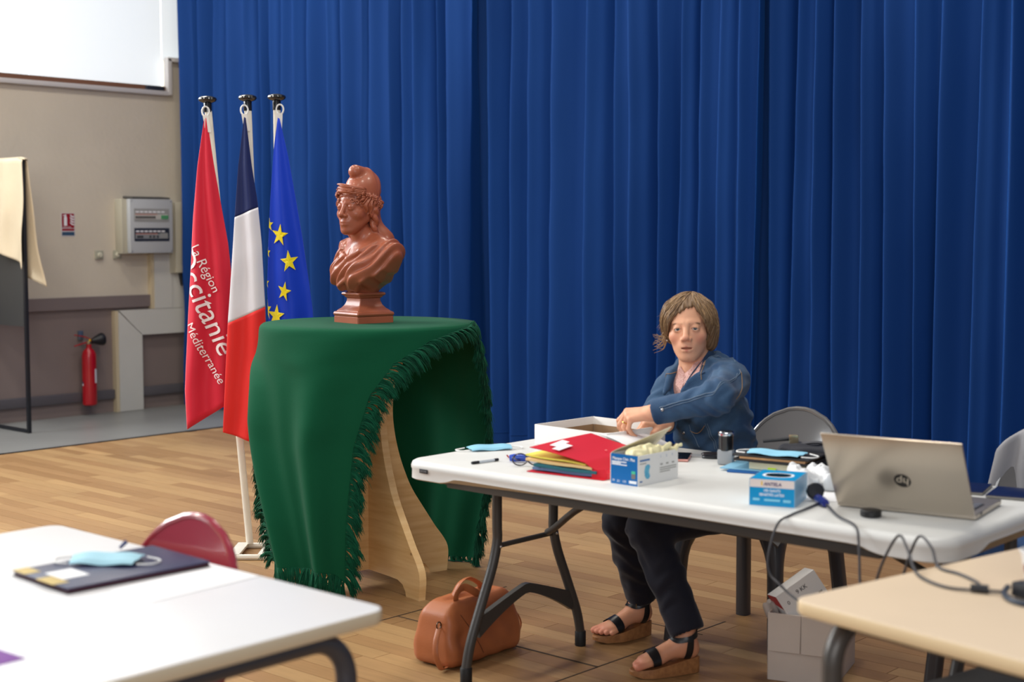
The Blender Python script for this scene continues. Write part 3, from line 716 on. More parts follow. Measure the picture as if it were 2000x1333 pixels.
def sdf_mesh(fn, lo, hi, h, margin=1.3):
    lo = np.asarray(lo, float); hi = np.asarray(hi, float); B = 6
    nb = np.maximum(1, np.ceil((hi - lo) / (h * B))).astype(int); n = nb * B + 1
    ci = np.stack(np.meshgrid(*[np.arange(k) for k in nb], indexing='ij'), -1).reshape(-1, 3)
    dc = fn(lo + (ci + .5) * B * h)
    act = np.abs(dc) < B * h * .87 * margin + .004
    V = np.ones(n, np.float32)
    neg = np.repeat(np.repeat(np.repeat((dc < 0).reshape(nb), B, 0), B, 1), B, 2)
    V[:-1, :-1, :-1][neg] = -1
    o = np.stack(np.meshgrid(*[np.arange(B + 1)] * 3, indexing='ij'), -1).reshape(-1, 3)
    A = ci[act]
    for s0 in range(0, len(A), 600):
        I = (A[s0:s0 + 600, None, :] * B + o[None]).reshape(-1, 3)
        V[I[:, 0], I[:, 1], I[:, 2]] = fn(lo + I * h)
    ins = V < 0; c = np.zeros(np.array(n) - 1, np.int8)
    cor = [(i, j, k) for i in (0, 1) for j in (0, 1) for k in (0, 1)]
    sl = lambda i, m: slice(i, m - 1 + i)
    for a in cor: c += ins[sl(a[0], n[0]), sl(a[1], n[1]), sl(a[2], n[2])]
    cells = np.argwhere((c > 0) & (c < 8)); idx = -np.ones(np.array(n) - 1, np.int64); idx[tuple(cells.T)] = np.arange(len(cells))
    acc = np.zeros((len(cells), 3)); cnt = np.zeros(len(cells))
    for a in cor:
        for ax in range(3):
            if a[ax]: continue
            b = list(a); b[ax] = 1; pa = cells + a; pb = cells + b
            va = V[tuple(pa.T)]; vb = V[tuple(pb.T)]; m = (va < 0) != (vb < 0)
            t = (va / np.where(m, va - vb, 1))[:, None]; acc += np.where(m[:, None], pa + (pb - pa) * t, 0); cnt += m
    verts = lo + acc / cnt[:, None] * h; faces = []
    for ax in range(3):
        b_, c_ = (ax + 1) % 3, (ax + 2) % 3
        s1 = [slice(None)] * 3; s2 = [slice(None)] * 3; s1[ax] = slice(0, -1); s2[ax] = slice(1, None)
        a0 = ins[tuple(s1)]; e = np.argwhere(a0 != ins[tuple(s2)])
        e = e[(e[:, b_] > 0) & (e[:, c_] > 0) & (e[:, b_] < n[b_] - 1) & (e[:, c_] < n[c_] - 1)]
        eb = np.zeros(3, int); eb[b_] = 1; ec = np.zeros(3, int); ec[c_] = 1
        q = np.stack([idx[tuple(e.T)], idx[tuple((e - eb).T)], idx[tuple((e - eb - ec).T)], idx[tuple((e - ec).T)]], 1)
        fl = a0[tuple(e.T)]; q[~fl] = q[~fl][:, ::-1]; faces.append(q)
    F_ = np.concatenate(faces); F_ = F_[(F_ >= 0).all(1)]
    return verts, F_
def project(fn, P, it=4, off=0.):
    P = np.array(P, float)
    for _ in range(it):
        d = fn(P); g = np.stack([fn(P + np.eye(3)[k] * .001) - d for k in range(3)], 1); g /= np.maximum(np.linalg.norm(g, axis=1, keepdims=True), 1e-9); P = P - g * (d - off)[:, None]
    return P
def set_col(o, cols):
    a = o.data.color_attributes.new('skin', 'FLOAT_COLOR', 'POINT'); c = np.ones((len(cols), 4), np.float32); c[:, :3] = cols; a.data.foreach_set('color', c.ravel())

def head_sdf(P, mouth=.0, eyes=True, lids=True):
    """human head, +y forward, z up, metres, eyes near z=0.004"""
    Q = P.copy(); Q[:, 0] = np.abs(Q[:, 0])            # mirrored half
    d = ell(P, (0, -.015, .035), (.0735, .093, .086))
    d = smin(d, ell(P, (0, .028, -.018), (.058, .060, .074)), .03)
    d = smin(d, ell(P, (0, .040, -.068), (.037, .042, .043)), .03)
    d = smin(d, cap(Q, (.047, -.006, -.040), (.016, .060, -.096), .016, .012), .03)          # jaw line
    d = smin(d, ell(P, (0, .070, -.098), (.016, .015, .013)), .018)                            # chin
    d = smin(d, ell(Q, (.043, .046, -.024), (.021, .024, .019)), .022)                         # cheek bone
    d = smin(d, cap(Q, (.008, .082, .022), (.042, .066, .024), .0062, .0055), .018)           # brow
    d = smax(d, -ell(Q, (.031, .093, .003), (.017, .016, .0115)), .012)                        # socket
    d = smin(d, ell(P, (0, .070, -.060), (.026, .021, .022)), .018)                            # muzzle
    # nose
    nz = cap(P, (0, .083, .014), (0, .1045, -.026), .0078, .0105)
    nz = smin(nz, ell(P, (0, .1065, -.0295), (.0115, .0100, .0090)), .006)
    nz = smin(nz, ell(Q, (.0130, .0950, -.034), (.0072, .0095, .0072)), .006)
    d = smin(d, nz, .010)
    d = smax(d, -ell(Q, (.0058, .1005, -.0405), (.0032, .005, .004)), .003)
    lid = ell(Q, (.0308, .0742, .0030), (.0152, .0148, .0145)); lid = smax(lid, -ell(Q, (.0308, .0905, .0010), (.0138, .0125, .0041), RM(0, 5, 0)), .0016)
    d = smin(d, lid, .006)
    d = smax(d, -ell(Q, (.0308, .0915, .0010), (.0132, .0130, .0036), RM(0, 5, 0)), .0012)
    ball = ell(Q, (.0308, .0742, .0028), (.0122, .0122, .0122))
    d = np.minimum(d, ball) if eyes else np.maximum(d, -(ball + .0004))
    # lips
    zm = -.0655; op = mouth
    ul = cap(Q, (.000, .0915, zm + .0042 + op), (.0095, .0885, zm + .005 + op), .0042, .0042); ul = smin(ul, cap(Q, (.0095, .0885, zm + .005 + op), (.0268, .0755, zm + .0005), .004, .0018), .004)
    ll = cap(Q, (.000, .0890, zm - .0068 - op), (.010, .0865, zm - .006 - op), .0056, .0050); ll = smin(ll, cap(Q, (.010, .0865, zm - .006 - op), (.0255, .0760, zm - .0005), .0048, .0018), .004)
    d = smin(d, ul, .0045); d = smin(d, ll, .0045)
    d = smax(d, -ell(P, (0, .092, zm - .0002), (.0215, .016, .0008 + op)), .0025)
    d = smax(d, -cap(P, (0, .0985, -.050), (0, .1005, -.056), .0022, .0026), .004)               # philtrum
    # ears
    ear = ell(Q, (.0755, -.012, -.008), (.0075, .017, .029), RM(0, 0, -18)); ear = smax(ear, -ell(Q, (.0835, -.008, -.004), (.0055, .010, .018), RM(0, 0, -18)), .004)
    d = smin(d, ear, .005)
    return d
# ================================================================== terracotta bust
BO = Vector((-4.435, 4.02, PZ + .001))
BRZ = 172.
bust = thing('bust', 'terracotta bust of a wreathed woman in a soft cap on the green cloth', 'bust', BO, BRZ)
m_terra = M('terracotta', (158, 86, 60), .40, spec=.5, var=.10, vs=9, bump=.05, bs=90, coat=.15)
# plinth: square mouldings
mb = MB()
pp = [(.088, 0), (.088, .024), (.086, .026), (.0895, .030), (.091, .036), (.0885, .043), (.080, .047), (.078, .050), (.066, .060), (.056, .073), (.0505, .088), (.0495, .098), (.053, .102), (.056, .104), (.0575, .108), (.0645, .112), (.0665, .117), (.064, .122), (.055, .125), (.03, .127)]
vs = []; fs = []
for h_, z in pp:
    b = min(.004, h_ * .06)
    for q in ((h_ - b, -h_), (h_, -h_ + b), (h_, h_ - b), (h_ - b, h_), (-h_ + b, h_), (-h_, h_ - b), (-h_, -h_ + b), (-h_ + b, -h_)): vs.append((q[0], q[1], z))
for k in range(len(pp) - 1):
    for i in range(8): i2 = (i + 1) % 8; fs.append((k * 8 + i, k * 8 + i2, (k + 1) * 8 + i2, (k + 1) * 8 + i))
fs.append(tuple(range(8))[::-1]); fs.append(tuple((len(pp) - 1) * 8 + i for i in range(8))); mb.add(vs, fs)
mb.build('plinth', m_terra, bust, world=False, angle=28)
HS = .92; HC = np.array((0, .030, .459)); HR = RM(3, 0, 17)      # head scale, centre, turn
def to_head(P): return ((P - HC) @ HR) / HS
def from_head(p): return HC + HR @ (np.asarray(p, float) * HS)
def hair_wave(Q, amp):
    a = np.arctan2(Q[:, 0], Q[:, 1] + .02); return amp * np.sin(a * 26 + 34 * Q[:, 2] * 10 * .25 + 2.2 * np.sin(Q[:, 2] * 90 + a * 3)) * (1 + .5 * np.sin(a * 9 + Q[:, 2] * 60))
def bust_body(P):
    Q = to_head(P)
    hd = head_sdf(Q, 0., True, True) * HS
    # hair mass under the cap, pulled back in waves
    hr = ell(Q, (0, -.022, .030), (.083, .100, .080))
    hr = smin(hr, ell(np.abs(Q * (1, 0, 0)) + Q * (0, 1, 1), (.066, .008, .022), (.022, .040, .036)), .015)
    hr = hr + hair_wave(Q, .0058)
    front = np.maximum(.045 - Q[:, 1], .036 - Q[:, 2] - .35 * np.maximum(0, np.abs(Q[:, 0]) - .045)); side = np.maximum(Q[:, 2] * -1 - .03, -1)
    keep = np.maximum(.046 + .10 * (Q[:, 1] - .085) - Q[:, 2] - 1.05 * np.maximum(0, .07 - Q[:, 1]), -.032 - Q[:, 2])
    hr = smax(hr, keep * .8, .006)
    hd = np.minimum(hd, smin(hd, hr * HS, .004))
    # headband
    bnd = np.maximum(ell(Q, (0, -.013, .030), (.0775, .1005, .088)), np.abs(Q[:, 2] - .052 - .18 * (Q[:, 1] - .05)) - .0055); hd = np.minimum(hd, bnd * HS)
    # phrygian cap
    cp = ell(Q, (0, -.040, .075), (.078, .088, .094), RM(-14, 0, 0)); cp = smin(cp, ell(Q, (0, -.058, .120), (.052, .062, .058)), .03)
    cp = smax(cp, -(Q[:, 2] - .050 + .55 * Q[:, 1] + .03), .01)
    tip = cap(Q, (0, -.056, .150), (0, .016, .164), .038, .031); cp = smin(cp, tip, .012)
    cp = cp + .0016 * np.sin(Q[:, 1] * 95 + Q[:, 2] * 50) * (Q[:, 1] < -.05)
    hd = np.minimum(hd, cp * HS)
    # braids behind the ears, and loose hair down the back
    for sx in (-1, 1):
        ctr = [from_head(c) for c in ((sx * .070, -.032, .0), (sx * .069, -.040, -.04), (sx * .064, -.044, -.085), (sx * .060, -.060, -.125))] + [np.array((sx * .082, -.075, .315)), np.array((sx * .098, -.088, .285))]
        cp_ = np.array(smooth_path(ctr, 5)); n_ = len(cp_)
        for ph in (0, math.pi):
            pts = []
            for i, c in enumerate(cp_):
                a = ph + i * .62; pts.append(c + np.array((math.cos(a), math.sin(a), 0)) * .009)
            d = None
            for i in range(n_ - 1):
                e = cap(P, pts[i], pts[i + 1], .0125 * (1 - .3 * i / n_), .0125 * (1 - .3 * (i + 1) / n_)); d = e if d is None else np.minimum(d, e)
            hd = smin(hd, d, .003)
    bk = chain(P, [from_head((0, -.085, .02)), from_head((0, -.092, -.06)), np.array((0, -.085, .33)), np.array((0, -.095, .27))], [.045, .04, .05, .04], .03)
    bk = bk + .0022 * np.sin(P[:, 0] * 260 + 2 * np.sin(P[:, 2] * 40)); hd = smin(hd, bk, .012)
    # neck, chest, shoulders
    nk = cap(P, (0, -.022, .30), from_head((0, -.012, -.07)), .050, .044)
    ch = ell(P, (0, -.008, .215), (.150, .092, .125)); ch = smin(ch, cap(P, (-.125, -.035, .283), (.125, -.035, .283), .052), .04)
    ch = smin(ch, ell(P * (1, 1, 1), (-.052, .052, .195), (.055, .05, .055)), .03); ch = smin(ch, ell(P, (.052, .052, .195), (.055, .05, .055)), .03)
    ch = smin(ch, cap(P, (-.10, -.02, .318), (0, -.03, .345), .03, .035), .03); ch = smin(ch, cap(P, (.10, -.02, .318), (0, -.03, .345), .03, .035), .03)
    skin = smin(ch, nk, .022)
    skin = smax(skin, -cap(P, (0, .078, .262), (0, .066, .30), .004), .012)
    # drapery: layer over the chest, folds falling from the left shoulder
    w = P[:, 0] * .75 + (P[:, 2] - .2) * .62
    fol = .0045 * np.sin(w * 190 + 2.6 * np.sin(P[:, 1] * 30) + 9 * P[:, 2]) + .004 * np.sin(w * 83 + 1.3 + P[:, 0] * 40)
    dr = ch - .010 - fol
    neckline = P[:, 2] - (.262 + .50 * np.abs(P[:, 0] + .012) - .9 * np.maximum(0, .0 - P[:, 1]) * 0) - np.where(P[:, 1] < 0, .3 * -P[:, 1], 0)
    dr = smax(dr, neckline * .7, .006)
    # rolled edge of the drape
    e1 = chain(P, [(-.105, .010, .322), (-.070, .060, .292), (-.020, .088, .258), (.040, .098, .215), (.095, .088, .165)], [.013, .013, .0125, .012, .010], .006)
    e2 = chain(P, [(.105, .010, .322), (.075, .050, .290), (.045, .075, .262)], [.012, .012, .010], .006)
    e3 = chain(P, [(-.125, .005, .300), (-.095, .066, .245), (-.040, .098, .190), (.030, .102, .150)], [.010, .011, .010, .008], .006)
    dr = smin(smin(smin(dr, e1, .008), e2, .008), e3, .008)
    body = np.minimum(skin, dr)
    # truncated arms / underside
    cut = .128 + 1.05 * np.maximum(0, np.abs(P[:, 0]) - .045) ** 1.15 + .35 * np.maximum(0, -P[:, 1] - .02) + .004 * np.sin(P[:, 0] * 120 + P[:, 1] * 60) - P[:, 2]
    body = smax(body, cut * .68, .008)
    body = smin(body, cap(P, (0, 0, .120), (0, .0, .20), .050, .060), .03)
    body = smax(body, .118 - P[:, 2], .004)
    return smin(body, hd, .006)
v, f = sdf_mesh(bust_body, (-.21, -.17, .11), (.21, .17, .67), .0031)
mesh_obj('figure', v, f, m_terra, bust, world=False, angle=180)
# wreath: leaves, blossoms and an ear sheaf round the cap rim
mb = MB()
def hp(p): return tuple(from_head(p))
rw = random.Random(5)
for sx in (-1, 1):
    for k in range(11):
        t = k / 10; a = R_(20 + 118 * t); rad = (.087, .106)
        c = np.array((sx * rad[0] * math.sin(a), -.016 + rad[1] * math.cos(a), .072 - .052 * t + .006 * math.sin(k * 2.1)))
        if k % 2 == 0:
            for q in range(5):
                b = 2 * math.pi * q / 5; o_ = np.array((0, math.cos(b), math.sin(b))) * .0085; mb.ball(hp(c + o_), .0055, 8, 6)
            mb.ball(hp(c + np.array((sx * .005, 0, 0))), .0045, 8, 6)
        else:
            for q in range(3):
                d_ = np.array((sx * .003, rw.uniform(-.012, .012), rw.uniform(-.014, .014))); R3 = Matrix(HR.tolist()) @ rotm(rw.uniform(-60, 60), 0, 0)
                mb.ball(hp(c + d_), (.004, .014, .0065), 10, 6, R3)
for k in range(15):
    z0 = .070 + .0022 * k + rw.uniform(-.002, .002); o_ = .002 * math.sin(k * 2.3); pts = []
    for q in range(9):
        a = R_(-62 + (84 + 6 * math.sin(k)) * q / 8); rr_ = 1.0 + .012 * (k % 3)
        pts.append(hp((.088 * rr_ * math.sin(a) + o_, -.016 + .112 * rr_ * math.cos(a), z0 - .012 + .016 * q / 8)))
    mb.tube(pts, [.002, .003, .003, .003, .0042, .0052, .0056, .005, .002], 7)
mb.build('wreath', m_terra, bust, world=False, angle=180)['kind'] = 'stuff'
# curls framing the forehead
mb = MB()
for k in range(12):
    t = (k / 11) * 2 - 1; a = t * 1.25; c = np.array((.074 * math.sin(a), -.012 + .104 * math.cos(a), .040 - .035 * abs(t) ** 2))
    pts = [hp(c + np.array((.008 * math.cos(b) * math.cos(a), -.008 * math.cos(b) * math.sin(a) + .004, .010 * math.sin(b))) * (1 - b / 12)) for b in np.linspace(0, 7, 14)]
    if abs(t) > .34: mb.tube(pts, .0038, 6)
mb.build('forehead_curls', m_terra, bust, world=False, angle=180)['kind'] = 'stuff'
# ================================================================== seated woman
A3 = lambda *p: np.array(p, float)
person = thing('person', 'seated person in a denim jacket reaching into the white tray', 'person', (-2.82, 4.25, 0))
EYE = A3(-2.837, 4.024, 1.126); CAM = A3(0, 0, 1.46); WS = .955
_f = CAM - EYE; _f /= np.linalg.norm(_f)
def rotv(v, ax, deg):
    c, s_ = math.cos(R_(deg)), math.sin(R_(deg)); ax = np.asarray(ax, float); return v * c + np.cross(ax, v) * s_ + ax * (ax @ v) * (1 - c)
_f = rotv(_f, (0, 0, 1), -7.); _f[2] -= .03; _f /= np.linalg.norm(_f)          # face turned a little towards the flags
_r = np.cross(_f, (0, 0, 1)); _r /= np.linalg.norm(_r); _r = rotv(_r, _f, 3.); _u = np.cross(_r, _f)
WR = np.stack([_r, _f, _u], 1)
def wl(P): return ((P - EYE) @ WR) / WS + A3(0, .085, .003)
def lw(p): return EYE + WR @ ((np.asarray(p, float) - A3(0, .085, .003)) * WS)
NB = A3(-2.862, 4.135, .985); RS = A3(-2.975, 4.135, .905); LS = A3(-2.700, 4.09, .953); LE = A3(-2.606, 3.868, .926); LW = A3(-2.795, 3.790, .868)
RE = A3(-2.985, 4.045, .805); RW = A3(-2.850, 3.935, .812)
HL, HRr = A3(-2.72, 4.31, .525), A3(-2.89, 4.31, .525); KL, KR = A3(-2.890, 3.890, .460), A3(-3.045, 3.955, .455); AL, AR = A3(-2.735, 3.885, .165), A3(-3.098, 4.128, .175)
# ---- hands
def hand(P, W, u, n, side, curls, spread=1., scale=1.):
    """W wrist, u towards the knuckles, n back-of-hand normal, side=+1 when the little finger lies along +l"""
    u = u / np.linalg.norm(u); n = n - u * (n @ u); n /= np.linalg.norm(n); l = np.cross(u, n) * side
    s = scale; K = W + u * .082 * s; d = None
    for k, (off, ln, r) in enumerate(((-.030, (.042, .025, .020), .0088), (-.010, (.046, .028, .021), .0090), (.010, (.042, .027, .020), .0086), (.028, (.033, .020, .018), .0076))):
        kb = K + l * off * s * spread - u * (.0, .0, .004, .013)[k] * s + n * (-.001, .002, .001, -.003)[k] * s
        m = cap(P, W + l * off * .55 * s, kb, .0150 * s, .0112 * s); d = m if d is None else smin(d, m, .013)
    for k, (off, ln, r) in enumerate(((-.030, (.042, .025, .020), .0088), (-.010, (.046, .028, .021), .0090), (.010, (.042, .027, .020), .0086), (.028, (.033, .020, .018), .0076))):
        kb = K + l * off * s * spread - u * (.0, .0, .004, .013)[k] * s + n * (-.001, .002, .001, -.003)[k] * s
        a = 0; p = kb; pts = [kb]; 
        for q in range(3):
            a += curls[k][q]; dv = u * math.cos(R_(a)) - n * math.sin(R_(a)) + l * off * 1.2 * (spread - .8); dv /= np.linalg.norm(dv); p = p + dv * ln[q] * s; pts.append(p)
        fg = chain(P, pts, [r * 1.12 * s, r * 1.0 * s, r * .92 * s, r * .78 * s], .003)
        d = smin(d, fg, .0035)
    # thumb leaves the side of the palm near its base
    tb_ = W + u * .022 * s - l * .026 * s - n * .004 * s
    t1 = tb_ + (u * .62 - l * .55 - n * .40) * .040 * s; t2 = t1 + (u * .75 + l * .05 - n * .62) * .034 * s; t3 = t2 + (u * .55 + l * .35 - n * .62) * .026 * s
    d = smin(d, chain(P, [W + u * .008 * s - l * .012 * s, tb_, t1, t2, t3], [.014 * s, .0145 * s, .0115 * s, .0098 * s, .0078 * s], .006), .008)
    return d, K, l
LU = A3(-2.889, 3.731, .858) - A3(-2.800, 3.789, .868); LN = A3(.16, -.30, .94)
def left_hand(P): 
    d, _, _ = hand(P, A3(-2.800, 3.789, .866), LU, LN, -1, ((46, 40, 26), (56, 42, 26), (66, 42, 24), (72, 40, 22)), .95, 1.02)
    w = cap(P, A3(-2.800, 3.789, .866), LE + (LW - LE) * .45, .0245, .033); return smin(d, w, .02)
RU = A3(-2.905, 3.875, .826) - RW
def right_hand(P):
    d, _, _ = hand(P, RW, RU, A3(.35, -.2, .9), 1, ((66, 80, 50), (72, 82, 50), (76, 82, 50), (78, 80, 50)), .9, .92)
    return smin(d, cap(P, RW, RE + (RW - RE) * .4, .0235, .032), .02)
# ---- feet (local: heel at origin, +y towards the toes)
def foot_local(Q, side):
    d = ell(Q, (0, .030, .078), (.031, .034, .030)); d = smin(d, cap(Q, (0, .045, .105), (0, .036, .22), .0335, .036), .03)
    d = smin(d, cap(Q, (0, .050, .098), (side * .004, .150, .058), .034, .027), .03); d = smin(d, ell(Q, (side * .002, .165, .052), (.041, .045, .019)), .02)
    d = smin(d, ell(Q, (side * -.030, .044, .118), (.010, .013, .013)), .012); d = smin(d, ell(Q, (side * .030, .046, .126), (.010, .013, .013)), .012)
    for k, (x, y, r, l_) in enumerate(((-.030, .196, .0125, .030), (-.010, .203, .0098, .022), (.008, .199, .0094, .020), (.024, .190, .0090, .018), (.038, .178, .0090, .015))):
        # side=+1: big toe on -x
        d = smin(d, cap(Q, (side * x, y - .02, .050), (side * x * 1.02, y + l_ * .8, .040), r * .95, r), .005)
    return d
def foot_frame(heel, toe):
    y = np.append(np.array(toe) - np.array(heel), 0); y /= np.linalg.norm(y); x = np.cross(y, (0, 0, 1)); return np.stack([x, y, A3(0, 0, 1)], 1), A3(heel[0], heel[1], 0)
FLm, FLo = foot_frame((-2.710, 3.925), (-2.845, 3.711)); FRm, FRo = foot_frame((-3.095, 4.178), (-3.160, 3.965))
# her left foot: big toe towards her right (-x of the foot frame points to ... ) side picks it
feet = ((FLm, FLo, 1, AL), (FRm, FRo, -1, AR))
# ---- skin mesh: one body object
def head_fn(P):
    Q = wl(P); d = head_sdf(Q, .0022, False) * WS
    nk = cap(P, lw((0, -.022, -.060)), NB + A3(0, 0, .0), .049, .054)
    nk = smin(nk, cap(P, NB, NB + A3(.0, .0, -.10), .060, .08), .03)
    nk = smin(nk, cap(P, lw((-.050, -.035, -.05)), NB + A3(-.005, -.050, .0), .010, .012), .018)
    return smin(d, nk, .022)
V_, F_, C_ = [], [], []
def addskin(v, f, c):
    n = sum(len(x) for x in V_); V_.append(v); F_.append(f + n); C_.append(c)
SK = np.array(lin((222, 166, 134))[:3]); SKF = np.array(lin((206, 146, 114))[:3])
def mixc(c, col, w): return c * (1 - w[:, None]) + np.array(lin(col)[:3]) * w[:, None]
v, f = sdf_mesh(head_fn, lw((0, 0, 0)) - .20, lw((0, 0, 0)) + A3(.17, .2, .14), .0024)
q = wl(v); c = np.tile(SK, (len(v), 1)); qa = q.copy(); qa[:, 0] = np.abs(qa[:, 0])
gs = lambda d, s_: np.exp(-(d / s_) ** 2)
c = mixc(c, (214, 120, 100), .55 * gs(np.linalg.norm((qa - A3(.042, .062, -.032)) / A3(1, 1, .9), axis=1), .022))
c = mixc(c, (205, 112, 98), .45 * gs(np.linalg.norm(q - A3(0, .108, -.031), axis=1), .013))
lipd = np.minimum(cap(qa, (0, .0915, -.060), (.022, .0785, -.0650), .0035, .001), cap(qa, (0, .089, -.0735), (.021, .0785, -.0660), .0045, .001))
c = mixc(c, (190, 92, 86), .85 * np.clip(1 - lipd / .0035, 0, 1))
brow = cap(qa, (.0145, .094, .0200), (.031, .090, .0250), .0012, .0012); brow = np.minimum(brow, cap(qa, (.031, .090, .0250), (.046, .072, .0190), .0011, .0004))
c = mixc(c, (98, 68, 48), .85 * np.clip(1.5 - brow / .0026, 0, 1))
lash = np.abs(ell(qa, (.0308, .0905, .0020), (.0142, .0127, .0044), RM(0, 5, 0))); c = mixc(c, (96, 62, 52), .30 * np.clip(1 - lash / .0030, 0, 1) * (qa[:, 2] > -.001) * (q[:, 1] > .07))
c = mixc(c, (150, 92, 76), .5 * np.clip(1 - np.abs(ell(q, (0, .092, -.0657), (.0195, .016, .003))) / .002, 0, 1) * (q[:, 1] > .07))
addskin(v, f, c)
for fn, ctr in ((left_hand, A3(-2.84, 3.76, .845)), (right_hand, A3(-2.875, 3.93, .80))):
    v, f = sdf_mesh(fn, ctr - .13, ctr + .13, .0022)
    c = np.tile(SK, (len(v), 1)); c = mixc(c, (196, 116, 96), .35 * np.clip(np.sin(v[:, 0] * 130 + v[:, 2] * 170) * .5, 0, 1)); addskin(v, f, c)
for Fm, Fo, sd, An in feet:
    fn = lambda P: foot_local((P - Fo) @ Fm, sd)
    v, f = sdf_mesh(fn, Fo + Fm @ A3(0, .11, .11) - A3(.16, .16, .10), Fo + Fm @ A3(0, .11, .11) + A3(.16, .16, .10), .0028)
    c = np.tile(SKF, (len(v), 1)); ql = (v - Fo) @ Fm; c = mixc(c, (206, 120, 100), .5 * np.clip((ql[:, 1] - .185) / .03, 0, 1)); addskin(v, f, c)
# torso and limbs under the clothes, so that head, hands and feet belong to one figure
def core(P):
    d = chain(P, [A3(-2.805, 4.31, .56), A3(-2.835, 4.22, .80), NB - A3(0, 0, .06)], [.10, .085, .07], .05)
    for a, b, c_ in ((HL, KL, AL), (HRr, KR, AR)): d = smin(d, chain(P, [a, b, c_], [.065, .045, .030], .02), .03)
    for a, b, c_ in ((LS, LE, LW), (RS, RE, RW)): d = smin(d, chain(P, [a, b, c_], [.040, .032, .022], .02), .03)
    return d
v, f = sdf_mesh(core, A3(-3.18, 3.66, .12), A3(-2.5, 4.46, 1.04), .012); addskin(v, f, np.tile(SK, (len(v), 1)))
body = mesh_obj('body', np.concatenate(V_), np.concatenate(F_), M('skin', (214, 158, 128), .48, spec=.4, attr='skin', sss=.12, bump=.04, bs=300), person, angle=180)
set_col(body, np.concatenate(C_))
# eyes
for sx in (-1, 1):
    mb = MB(); ce = lw((sx * .0308, .0742, .0028)); gz = CAM - ce; gz /= np.linalg.norm(gz)
    q = Vector(gz).to_track_quat('Z', 'Y').to_matrix(); rr_ = .0123 * WS
    angs = [0, 10, 11, 22, 27, 29, 45, 60, 80, 100, 130, 180]; mats = []
    prof = [(rr_ * math.sin(R_(a)), rr_ * math.cos(R_(a))) for a in angs]
    for i in range(len(prof) - 1):
        mb.cur = 0 if angs[i] < 10 else (1 if angs[i] < 27 else 2)
        n0 = len(mb.v); vs = []
        for r, z in (prof[i], prof[i + 1]):
            for j in range(20): t = 2 * math.pi * j / 20; vs.append(Vector(ce) + q @ Vector((r * math.cos(t), r * math.sin(t), z)))
        mb.add(vs, [(j, 20 + j, 20 + (j + 1) % 20, (j + 1) % 20) for j in range(20)])
    mb.build('eye', [M('pupil', (14, 14, 16), .1), M('iris_grey_blue', (52, 64, 70), .15), M('sclera', (200, 188, 180), .25)], person, angle=180)
mb = MB()
for sx in (-1, 1):
    mb = MB(); mb.ball(lw((sx * .0815, -.004, -.036)), .0056); mb.build('pearl_earring', M('pearl', (236, 228, 214), .2, coat=.5), person)
# ---- hair
PART = -.024
def hair_fn(P):
    Q = wl(P); s = np.sign(Q[:, 0]); Qa = Q.copy(); Qa[:, 0] = np.abs(Q[:, 0])
    d = ell(Q, (0, -.020, .038), (.0865, .104, .0935))
    sd_ = (Q[:, 0] > 0); d = smin(d, np.where(sd_, ell(Qa, (.070, -.034, .000), (.026, .044, .050)), ell(Qa, (.072, -.026, -.018), (.030, .050, .064))), .03)
    d = smin(d, ell(Q, (0, -.080, -.030), (.066, .036, .070)), .04)
    d = smin(d, ell(Q, (-.062, .012, .035), (.032, .055, .060)), .03); d = smin(d, ell(Q, (.062, .012, .035), (.030, .055, .060)), .03)
    bound = .080 - np.where(Q[:, 0] > PART, .35 * (Q[:, 0] - PART) + 6.5 * np.maximum(0, Q[:, 0] - PART - .02) ** 2, .9 * (PART - Q[:, 0]) + 9 * np.maximum(0, PART - Q[:, 0]) ** 2) - np.maximum(0, np.abs(Q[:, 0]) - .058) * 2.4
    mask = np.maximum(Q[:, 2] - bound, .026 - Q[:, 1] - .30 * np.minimum(0, Q[:, 2] + .03))
    d = smax(d, -mask * .75, .008)
    d = smax(d, -(ell(Q, (0, .03, -.10), (.058, .075, .075))), .01)
    a = np.arctan2(Q[:, 0] - PART, Q[:, 1] + .03)
    d = d + .0016 * np.sin(a * 46 + 5 * np.sin(Q[:, 2] * 30)) + .0014 * np.sin(a * 23 + Q[:, 2] * 40)
    return d * WS
v, f = sdf_mesh(hair_fn, lw((0, 0, 0)) - .17, lw((0, 0, 0)) + .17, .0028)
m_hair = M('hair_light_brown', (126, 94, 66), .42, spec=.5, attr='skin')
hair = mesh_obj('hair', v, f, m_hair, person, angle=180)
HB = np.array(lin((104, 78, 54))[:3]); HLt = np.array(lin((176, 142, 102))[:3]); HD = np.array(lin((70, 50, 36))[:3])
q = wl(v); a = np.arctan2(q[:, 0] - PART, q[:, 1] + .03); tt_ = .5 + .5 * np.sin(a * 46 + 5 * np.sin(q[:, 2] * 30)); set_col(hair, HB * (1 - .45 * tt_[:, None]) + HLt * (.30 * tt_[:, None]))
mb = MB(); cols = []; rh = random.Random(11); nlock = 0
org = A3(PART * .6, -.02, .035)
